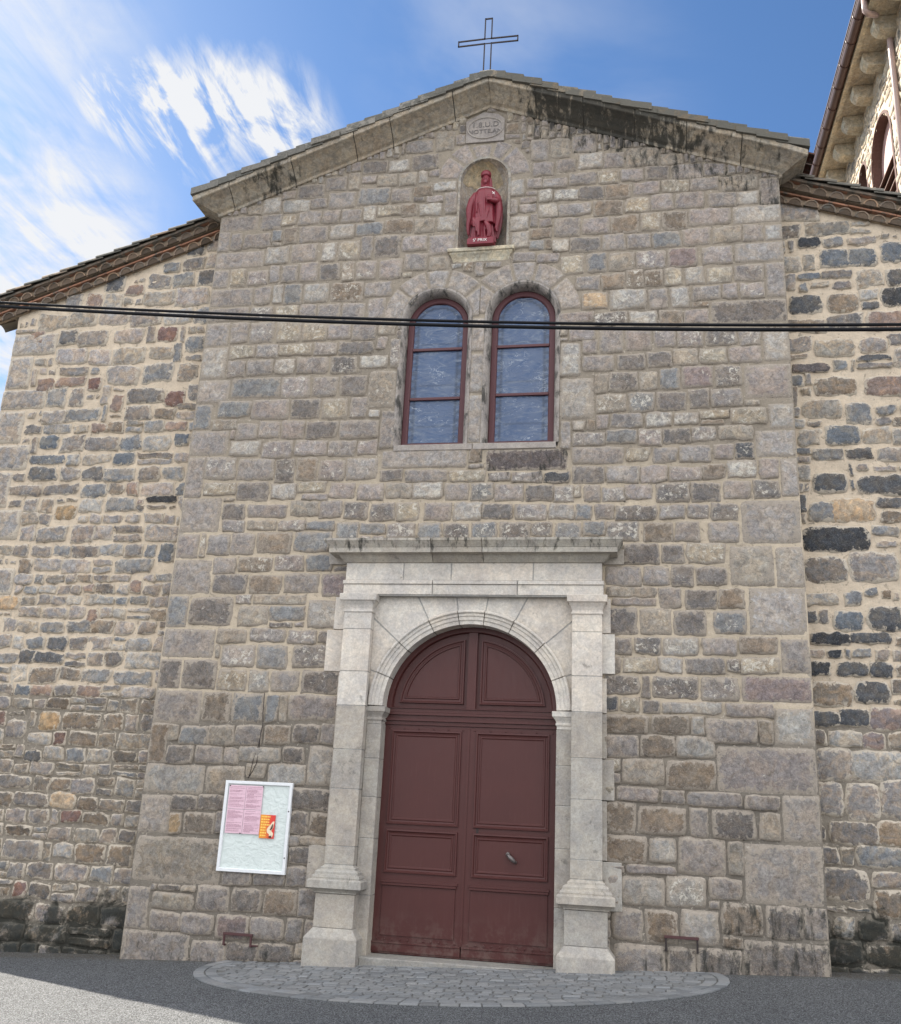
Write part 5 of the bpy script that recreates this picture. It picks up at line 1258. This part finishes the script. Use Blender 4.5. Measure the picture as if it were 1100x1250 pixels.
    for j in range(nn + 1):
        ph = math.pi * j / nn; z = zz(318) + .082 * math.cos(ph) * 1.05
        for i in range(k):
            a = 2 * math.pi * i / k; rx, ry = .056, .068
            x = math.sin(ph) * rx * math.cos(a); y = math.sin(ph) * ry * math.sin(a)
            if y < 0:
                u = x / .05; w_ = (z - zz(318)) / .08
                y -= .018 * math.exp(-(u * 3.2) ** 2) * math.exp(-((w_ + .10) * 4) ** 2)      # nose
                y += .012 * math.exp(-((abs(u) - .42) * 4.5) ** 2) * math.exp(-((w_ - .12) * 7) ** 2)   # eye sockets
                y -= .006 * math.exp(-((w_ - .30) * 7) ** 2)
                y -= .012 * math.exp(-(u * 2) ** 2) * math.exp(-((w_ + .75) * 3) ** 2)         # beard
            V.append((xx(hx) + x, cy - .01 + y, z))
    for j in range(nn):
        for i in range(k): F.append((j * k + i, (j + 1) * k + i, (j + 1) * k + (i + 1) % k, j * k + (i + 1) % k))
    mb.add(V, F)
    limb([(hx, 350, .0), (hx, 400, .0)], [.05, .062])
    # beard, hair falling to the shoulders
    limb([(hx, 350, -.055), (hx, 372, -.062), (hx - 2, 392, -.055)], [.034, .030, .014])
    limb([(326, 280, .01), (324, 330, .01), (326, 385, .005), (312, 405, 0)], [.016, .022, .022, .014])
    limb([(418, 280, .01), (424, 330, .01), (428, 385, .005), (442, 405, 0)], [.016, .022, .024, .014])
    # mitre
    rings([(zz(272), xx(368), cy - .005, .070, .072, 0, 1, 0), (zz(262), xx(368), cy - .005, .076, .076, 0, 1, 0), (zz(235), xx(367), cy - .005, .076, .072, 0, 1, 0), (zz(215), xx(367), cy, .070, .060, 0, 1, 0), (zz(200), xx(366), cy, .052, .040, 0, 1, 0), (zz(191), xx(365), cy, .022, .015, 0, 1, 0)], 32)
    b = mb.build('body', M_STATUE, root, smooth=True); fix_normals(b)
    rm = b.modifiers.new('fuse', 'REMESH'); rm.mode = 'VOXEL'; rm.voxel_size = .0068; rm.use_smooth_shade = True
    s2 = b.modifiers.new('soften', 'SMOOTH'); s2.iterations = 2; s2.factor = .5
    p = MB(); p.stack(xx(205), xx(502), cy - .165, cy + .16, [(.0, NB - .004), (.0, zz(1070)), (-.012, zz(1058)), (-.02, zz(1048))]); fix_normals(p.build('plinth', M_STATUE, root, bevel=.006))
    text('S\u1d57 PRIX', .062, (xx(350), cy - .168, zz(1106)), M_LETTER, root, 'lettering', .002)
    t = MB(); pts = []
    for i in range(13):
        a = R_(200 + 140 * i / 12); pts.append((xx(376) + .137 * math.cos(a) * 1.05, cy - .0 + .115 * math.sin(a) - .0, zz(443) - .006 * math.sin(R_(180 * i / 12))))
    t.tube(pts, .0045, 6); fix_normals(t.build('collar_trim', M_LETTER, root))
    c = MB(); x, z = xx(478), zz(540)
    yc = cy - .145
    c.tube([(x - .016, yc, z + .026), (x + .016, yc - .004, z - .026)], .005, 6); c.tube([(x - .018, yc, z - .016), (x + .02, yc, z + .014)], .005, 6)
    fix_normals(c.build('white_cross_mark', M_LETTER, root))
statue()

# ---------------------------------------------------------------- notice case on the wall
def notice():
    x0, x1, z0, z1 = -4.925, -4.055, .785, 1.838; Y = -.075
    r = empty('notice_board', ((x0 + x1) / 2, 0, z0)); tag(r, 'white framed notice case with pink sheets and red poster on wall left of door', 'notice board')
    mb = MB(); f = .04
    seq = [(0, -.018), (0, Y + .004), (.004, Y), (f - .006, Y), (f, Y + .006), (f, Y + .03)]
    V = []; F = []
    for (i, y) in seq: V += [(x0 + i, y, z0 + i), (x1 - i, y, z0 + i), (x1 - i, y, z1 - i), (x0 + i, y, z1 - i)]
    for q in range(len(seq) - 1):
        for j in range(4): F.append((4 * q + j, 4 * q + (j + 1) % 4, 4 * q + 4 + (j + 1) % 4, 4 * q + 4 + j))
    mb.add(V, F); mb.box(x0 + .01, x1 - .01, -.018, .012, z0 + .01, z1 - .01)
    fix_normals(mb.build('case_frame', M_WHITE, r))
    N = material('crumpled_pale_paper'); p = N.pos
    cr = N.noise(N.mapping(p, (1, 1, 1.4)), 9, 4, .55, 1.2)
    M_P = finish(N, N.mix(cr, (.50, .56, .53), (.66, .70, .68)), .5, N.bump(cr, .8, .02), spec=.4)
    b = MB(); V = []; n = 16
    for j in range(n + 1):
        for i in range(n + 1):
            x = x0 + f + (x1 - x0 - 2 * f) * i / n; z = z0 + f + (z1 - z0 - 2 * f) * j / n
            V.append((x, Y + .022 - .004 * nz(x * 8, z * 8, 3) * (1 if z < 1.3 else .3), z))
    b.add(V, [(j * (n + 1) + i, j * (n + 1) + i + 1, (j + 1) * (n + 1) + i + 1, (j + 1) * (n + 1) + i) for j in range(n) for i in range(n)])
    b.build('backing_sheet', M_P, r, smooth=True)
    M_PINK = simple('pink_paper', (.66, .45, .52), .7, 0); M_INK = simple('faded_print', (.36, .21, .26), .8)
    X = lambda px, py: at(px, py, Y)[0]; Z = lambda py, px=310: at(px, py, Y)[2]
    px0, px1 = x0 + f + .016, x0 + f + .455; pz1, pz0 = z1 - f - .012, z1 - f - .575
    gap = .004; cw = (px1 - px0 - gap) / 2; ch = (pz1 - pz0 - gap) / 2
    rnd = random.Random(5)
    for a in range(2):
        for b_ in range(2):
            s = MB(); sx = px0 + a * (cw + gap); sz = pz0 + b_ * (ch + gap)
            s.box(sx, sx + cw, Y + .006, Y + .010, sz, sz + ch); sh = fix_normals(s.build('pink_sheet', M_PINK, r))
            k = MB(); z = sz + ch - .02
            while z > sz + .018:
                if rnd.random() < .86:
                    x = sx + .012 + (.01 if rnd.random() < .3 else 0); e = sx + cw - .012 - rnd.choice([0, 0, 0, .03, .06, .1])
                    while x < e - .004:
                        l = min(rnd.uniform(.008, .035), e - x); k.box(x, x + l, Y + .0045, Y + .0062, z, z + rnd.choice([.0035, .0045])); x += l + .004
                z -= rnd.choice([.009, .009, .0095, .015])
            k.build('print', M_INK, sh)
    # small red and orange poster
    qx0, qx1, qz1, qz0 = x0 + .500, x0 + .690, 1.455, 1.185
    s = MB(); s.box(qx0, qx1, Y + .003, Y + .007, qz0, qz1)
    N = material('red_orange_poster'); sp = N.n('ShaderNodeSeparateXYZ'); N.put(sp.inputs[0], N.pos)
    M_Q = finish(N, N.mix(N.ramp(sp.outputs[0], qx0 + .03, qx1 - .03), (.72, .26, .035), (.62, .05, .04)), .6)
    q = fix_normals(s.build('poster', M_Q, r))
    y = MB(); M_Y = simple('yellow_print', (.85, .55, .12), .6)
    z = qz1 - .03
    for i in range(8):
        x = qx0 + .012; e = qx0 + (.125 if i < 4 else .085) - rnd.uniform(0, .02)
        while x < e: l = rnd.uniform(.012, .03); y.box(x, min(x + l, e + .005), Y + .001, Y + .0032, z, z + .016); x += l + .006
        z -= .031
    y.build('print', M_Y, q)
    fg = MB(); pts = [(.150, .09), (.172, .12), (.182, .20), (.160, .195), (.140, .165), (.105, .125), (.092, .10), (.100, .065), (.125, .05), (.13, .02), (.17, .015), (.178, .06)]
    V = [(qx0 + a, Y + .0015, qz0 + b_) for a, b_ in pts] + [(qx0 + a, Y + .0032, qz0 + b_) for a, b_ in pts]; n = len(pts)
    fg.add(V, [tuple(range(n))] + [(i, (i + 1) % n, n + (i + 1) % n, n + i) for i in range(n)]); fix_normals(fg.build('pale_picture', simple('cream_print', (.75, .62, .45), .6), q))
    fg = MB(); fg.tube([(qx0 + .14, Y - .0005, qz0 + .10), (qx0 + .155, Y - .0005, qz0 + .125), (qx0 + .165, Y - .0005, qz0 + .165)], [.008, .013, .006], 8); fg.tube([(qx0 + .13, Y, qz0 + .02), (qx0 + .16, Y, qz0 + .022)], .012, 8)
    fix_normals(fg.build('dark_picture', simple('dark_print', (.10, .05, .04), .6), q))
    lk = MB()
    for z in (1.215 - .27 + .03, 1.215 + .29): lk.tube([(x1 - .02, Y - .004, z), (x1 - .02, Y + .002, z)], .008, 10)
    lk.build('lock', M_IRON, r)
    ti = MB()
    for (a, b_) in ((px0 + .01, pz1 - .008), (px0 + .44, pz1 - .006), (px0 + .2, pz0 + .004)): ti.tube([(a, Y - .0, b_), (a, Y + .006, b_)], .007, 8)
    ti.build('pin', M_IRON, r)
notice()

# wire hanging down the stones to the notice case
wb = MB(); pts = [at(*q, -.028) for q in ((323, 846), (321, 870), (321, 885), (318, 897), (316, 915), (313, 932), (308, 942), (303, 950))]
wb.tube([tuple(q) for q in pts], .0045, 6); wb.tube([tuple(at(*q, -.030)) for q in ((318, 897), (315, 912), (309, 928), (305, 945), (303, 950))], .0035, 6)
tag(wb.build('hanging_wire', M_IRON, None, smooth=True), 'thin dark wire hanging down the stones to the top of the notice case', 'wire')

# ---------------------------------------------------------------- foot scrapers
def scraper(px0, px1, pyt, pyb, lab):
    a = at(px0, pyt, -.06); b = at(px1, pyt, -.06); zb = at(px0, pyb, -.06)[2]; zt = (a[2] + b[2]) / 2; x0, x1 = a[0], b[0]
    r = empty('boot_scraper', ((x0 + x1) / 2, 0, zb)); tag(r, lab, 'boot scraper', 'iron boot scrapers flanking the portal')
    m = MB(); m.box(x0, x1, -.085, -.050, zt - .028, zt); fix_normals(m.build('scraper_blade', M_RUSTRED, r, bevel=.003))
    for x, d in ((x0, 1), (x1, -1)):
        m = MB(); m.tube([(x + d * .016, -.068, zt - .02), (x + d * .016, -.068, zb), (x + d * .016, -.02, zb - .005), (x + d * .016, .02, zb - .005)], .015, 4, sq=True)
        if d < 0 and px0 < 500: m.tube([(x - .012, -.068, zb + .01), (x + .075, -.06, zb + .012)], .010, 6)
        fix_normals(m.build('bracket', M_IRON if px0 > 500 else M_RUSTRED, r))
scraper(273, 309, 1139, 1153, 'small rusty iron boot scraper on the wall below the notice case')
scraper(811, 853, 1143, 1160, 'small dark red iron boot scraper on the wall right of the door')

# ---------------------------------------------------------------- overhead cables
def cable(name, zo, r, lab):
    Yc = -1.5; P = [(-60, 366.5), (0, 371.5), (220, 381), (440, 391), (740, 398), (900, 397.8), (1100, 397.5), (1200, 397)]
    pts = []
    dn = np.array(P, float); xs = np.linspace(-60, 1200, 60)
    co = np.polyfit(dn[:, 0], dn[:, 1], 3)
    for x in xs:
        q = at(x, np.polyval(co, x), Yc); pts.append((q[0], q[1], q[2] + zo))
    # carry on to both sides along the end tangents
    a = Vector(pts[0]) - Vector(pts[1]); b = Vector(pts[-1]) - Vector(pts[-2])
    pts = [tuple(Vector(pts[0]) + a * 12)] + pts + [tuple(Vector(pts[-1]) + b * 12)]
    m = MB(); m.tube(pts, r, 10)
    tag(m.build(name, M_CABLE, None, smooth=True), lab, 'cable', 'overhead cables crossing the facade')
cable('overhead_cable', .019, .018, 'black overhead cable crossing the front, the upper of the pair')
cable('overhead_cable', -.040, .022, 'slightly thicker black overhead cable crossing the front just under its twin')

# ---------------------------------------------------------------- bell tower behind on the right
def tower():
    XW, XE = 4.5, 3.98
    r = empty('bell_tower', (6.5, 7, 0)); tag(r, 'sunlit rubble stone tower behind the right aisle, with bracketed eaves, gutter and downpipe', 'tower')
    ze = atX(1030, 105, XE)[2]; zt = ze + .02
    pB = [atX(x, y, XW) for (x, y) in ((1079, 131), (1067, 225), (1096, 228))]
    yb0, yb1 = pB[2][1], pB[1][1]; bz_top = pB[0][2]; byc = (yb0 + yb1) / 2; br = (yb1 - yb0) / 2
    pS = [atX(x, y, XW) for (x, y) in ((1055, 198), (1049, 222), (1060, 222))]
    ys0, ys1 = pS[2][1], pS[1][1]; sz_top = pS[0][2]; syc = (ys0 + ys1) / 2; sr = (ys1 - ys0) / 2
    def hole(y, z, g=0):
        for (yc, rad, top) in ((byc, br, bz_top), (syc, sr, sz_top)):
            if abs(y - yc) < rad + g and z < top - rad: return True
            if z >= top - rad and math.hypot(y - yc, z - (top - rad)) < rad + g: return True
        return False
    M = lambda y, z, h: (XW - h, y, z)
    random.seed(3); mb = MB(); z = 9.5
    while z < zt - .05:
        h = random.uniform(.12, .24); y = .6
        while y < 9.0:
            w = random.uniform(.16, .48)
            yc, zc = y + w / 2, z + h / 2
            if not hole(yc, zc, .12) and zc < zt - .05:
                g = random.uniform(.008, .022); a = .02
                q = [(y + g + random.uniform(-a, a), z + g + random.uniform(-a, a)), (y + w - g, z + g + random.uniform(-a, a)), (y + w - g + random.uniform(-a, a), z + h - g), (y + g, z + h - g + random.uniform(-a, a))]
                stone(mb, q, M, jit(random.choice([(.36, .31, .24), (.41, .355, .285), (.30, .26, .215), (.17, .15, .13), (.46, .40, .32)]), .12), k=.4, H=.02, sink=.018, wob=.02, relief=.012, n=7, fleck=.3)
            y += w
        z += h
    w = mb.build('wall', M_RUB, r, smooth=True); fix_normals(w)
    m2 = MB(); mortar_sheet(m2, .6, 9.0, 9.3, zt, .07, M, lambda y, z: not hole(y, z, .0), lambda y, z: 1., amp=.015); build_mortar(m2, 'mortar', M_MORTR, w)
    c = MB(); c.box(XW + .30, 9, .6, 14, 6, zt - .02); c.box(XW + .0, XW + .3, .5, .6, 6, zt - .02); c.box(XW + .01, XW + .3, 9.0, 14, 6, zt - .02)
    c.box(XW + .01, XW + .3, .6, 9.0, 6, 9.35)
    c.build('tower_core', M_RENDER, r)
    # brick-lined openings
    for (yc, rad, top, nm) in ((byc, br, bz_top, 'belfry_window'), (syc, sr, sz_top, 'small_window')):
        f = MB(); zs = top - rad; k = 14; V = []
        zb = 9.6
        specs = [(rad + .06, XW - .015), (rad, XW - .022), (rad, XW + .30)]
        for (ra, x) in specs:
            path = [(yc - ra, zb)] + [(yc - ra * math.cos(math.pi * i / k), zs + ra * math.sin(math.pi * i / k)) for i in range(k + 1)] + [(yc + ra, zb)]
            V += [(x, p[0], p[1]) for p in path]; m = len(path)
        f.add(V, [(a * m + i, a * m + i + 1, (a + 1) * m + i + 1, (a + 1) * m + i) for a in range(2) for i in range(m - 1)])
        wo_ = fix_normals(f.build(nm, M_REDBRICK, r))
        if nm == 'belfry_window':
            s = MB(); zc = zs - .12; n = 14
            V = [(XW + .16, yc - rad, zc)] + [(XW + .16, yc - rad * math.cos(math.pi * i / n), zs + rad * math.sin(math.pi * i / n)) for i in range(n + 1)] + [(XW + .16, yc + rad, zc)]
            s.add(V, [tuple(range(len(V)))]); fix_normals(s.build('arched_panel', M_SHUTTER, wo_))
            l = MB(); z = zc - .12
            while z > 9.8:
                l.add([(XW + .06, yc - rad, z - .1), (XW + .22, yc - rad, z + .06), (XW + .22, yc + rad, z + .06), (XW + .06, yc + rad, z - .1), (XW + .06, yc - rad, z - .12), (XW + .22, yc - rad, z + .04), (XW + .22, yc + rad, z + .04), (XW + .06, yc + rad, z - .12)],
                      [(0, 1, 2, 3), (4, 5, 6, 7), (0, 3, 7, 4), (0, 1, 5, 4), (2, 3, 7, 6)]); z -= .24
            fix_normals(l.build('louvre', M_LOUVRE, wo_))
        bk = MB(); bk.box(XW + .28, XW + .295, yc - rad - .05, yc + rad + .05, 9.4, top + .05); bk.build('backing', M_REDBRICK if nm == 'small_window' else M_INSIDE, wo_)
    # eaves slab, brackets, gutter
    e = MB(); e.box(XE + .10, XW + .02, -.5, 12.5, ze + .0, ze + .10, (.40, .36, .29)); e.box(XE + .02, XE + .10, -.5, 12.5, ze - .02, ze + .16, (.46, .42, .33))
    fix_normals(e.build('eaves_slab', M_COP, r))
    cz = [atX(x, y, XW - .24) for (x, y) in ((1027, 194), (1038, 158), (1049, 119), (1062, 78), (1075, 37))]
    ys = sorted(q[1] for q in cz); pitch = (ys[-1] - ys[0]) / 4
    for i in range(-2, 8):
        y = ys[0] + i * pitch; k = MB(); V = []; w_ = .125
        prof = [(XW + .02, ze - .002), (XE + .16, ze - .002), (XE + .15, ze - .10), (XE + .17, ze - .18), (XE + .24, ze - .25), (XE + .36, ze - .28), (XW + .02, ze - .29)]
        n = len(prof); V = [(x, y - w_, z) for x, z in prof] + [(x, y + w_, z) for x, z in prof]
        k.add(V, [tuple(range(n)), tuple(range(n, 2 * n))[::-1]] + [(j, (j + 1) % n, n + (j + 1) % n, n + j) for j in range(n)], jit((.42, .38, .30), .06))
        fix_normals(k.build('bracket', M_COP, r, bevel=.012))
    g = MB(); V = []; k = 10; gx, gz = XE - .065, ze + .10
    for yy in (-.5, 12.5):
        for i in range(k + 1): a = math.pi * i / k; V.append((gx - .085 * math.cos(a), yy, gz - .10 * math.sin(a)))
    g.add(V, [(i, i + 1, k + 2 + i, k + 1 + i) for i in range(k)]); g.box(gx - .092, gx - .078, -.5, 12.5, gz - .01, gz + .012); g.box(XE - .16, XE + .10, -.5, 12.5, ze + .165, ze + .185)
    y = .0
    while y < 12: g.tube([(gx - .094 * math.cos(math.pi * i / 8), y, gz - .109 * math.sin(math.pi * i / 8)) for i in range(9)], .008, 5); y += .55
    fix_normals(g.build('gutter', M_GUTTER, r))
    d = MB(); A = atX(1056, 10, gx); y0 = A[1]
    B = atX(1079, 20, XW - .12)
    y1 = B[1]
    d.tube([(gx, y0, gz - .06), (gx, y0, gz - .30), (gx + .03, y0, gz - .36), (XW - .14, y1 + .0, B[2] + .0), (XW - .09, y1 - .01, B[2] - .10), (XW - .07, y1 - .02, B[2] - .5), (XW - .07, y1 - .02, 9.3)], .05, 12)
    d.build('downpipe', M_PIPE, r, smooth=True)
    rf = MB(); rf.add([(XE - .1, -.6, ze + .19), (XE - .1, 14.2, ze + .19), (9.3, 14.2, ze + .19), (9.3, -.6, ze + .19), (6.7, 6.5, ze + 2.6)], [(0, 1, 4), (1, 2, 4), (2, 3, 4), (3, 0, 4), (0, 3, 2, 1)])
    fix_normals(rf.build('roof', M_SLATE, r))
tower()

# ---------------------------------------------------------------- ground
def ground():
    g = MB(); xs = [-300, -60, -14, 8, 60, 300]; ys = [-300, -40, -14, 3, 60, 300]; V = [(x, y, ground_z(x)) for y in ys for x in xs]; n = len(xs)
    g.add(V, [(j * n + i, j * n + i + 1, (j + 1) * n + i + 1, (j + 1) * n + i) for j in range(len(ys) - 1) for i in range(n - 1)])
    tag(g.build('road', M_ASPH, None), 'coarse grey asphalt road in front of the church', None, None, 'structure')
    # paved apron in front of the door
    cx, cy, a, b = -1.9, -.45, 2.88, 1.90; dz = .006
    random.seed(21)
    base = MB(); k = 72; V = [(cx, -.3, ground_z(cx) + dz)]
    for i in range(k + 1):
        t = math.pi * 2 * i / k; x, y = cx + a * math.cos(t), min(cy + b * math.sin(t), -.005); V.append((x, y, ground_z(x) + dz))
    base.add(V, [(0, i + 1, i + 2) for i in range(k)])
    p = base.build('paved_apron', M_SAND, None); tag(p, 'rounded apron of small blue-grey setts before the church door', None, None, 'structure')
    s = MB(); Rw = random.Random(4)
    def sett(pts, col, h):
        c = np.mean(pts, 0); V = []
        for q in pts: V.append((q[0], q[1], ground_z(q[0]) + dz - .004))
        for q in pts: qq = c + (np.array(q) - c) * .97; V.append((qq[0], qq[1], ground_z(qq[0]) + dz + h * .75))
        for q in pts: qq = c + (np.array(q) - c) * .86; V.append((qq[0], qq[1], ground_z(qq[0]) + dz + h))
        F = []
        for l in (0, 4):
            for j in range(4): F.append((l + j, l + (j + 1) % 4, l + 4 + (j + 1) % 4, l + 4 + j))
        F.append((8, 9, 10, 11)); s.add(V, F, col)
    pal = [(.175, .180, .184), (.20, .204, .207), (.155, .159, .162), (.225, .228, .230), (.185, .187, .188)]
    y = -.02
    while y > cy - b + .2:
        h = Rw.uniform(.085, .11); x = cx - a + Rw.uniform(0, .1)
        while x < cx + a:
            w = Rw.uniform(.10, .19); xm, ym = x + w / 2, y - h / 2
            if ((xm - cx) / (a - .26)) ** 2 + ((ym - cy) / (b - .26)) ** 2 < 1 or (ym > cy and abs(xm - cx) < (a - .26) * math.sqrt(max(0, 1 - ((ym - cy) / b) ** 2))):
                wv = .035 * math.sin(x * 1.7 + y * 2); g_ = .007
                j = lambda: Rw.uniform(-.006, .006)
                sett([(x + g_ + j(), y - h + g_ + wv + j()), (x + w - g_ + j(), y - h + g_ + wv + j()), (x + w - g_ + j(), y - g_ + wv + j()), (x + g_ + j(), y - g_ + wv + j())] if y + wv < -.0 else [(x + g_, y - h), (x + w - g_, y - h), (x + w - g_, min(-.004, y)), (x + g_, min(-.004, y))], jit(Rw.choice(pal), .12), Rw.uniform(.006, .014))
            x += w
        y -= h
    for (o0, o1, ln) in ((0, .115, .20), (.13, .25, .17)):               # two rows of edging blocks
        t = math.pi - .24
        while t < 2 * math.pi + .24:
            am = a - (o0 + o1) / 2; bm_ = b - (o0 + o1) / 2
            dl = math.hypot(am * math.sin(t), bm_ * math.cos(t)); dt = ln * Rw.uniform(.85, 1.2) / dl; gp = .006 / dl
            P = lambda tt, o: (cx + (a - o) * math.cos(tt), min(cy + (b - o) * math.sin(tt), -.004))
            sett([P(t + gp, o0), P(t + dt - gp, o0), P(t + dt - gp, o1), P(t + gp, o1)], jit(Rw.choice(pal[:4]), .1), .012); t += dt
    tag(fix_normals(s.build('setts', M_SETT, p)), None)
ground()
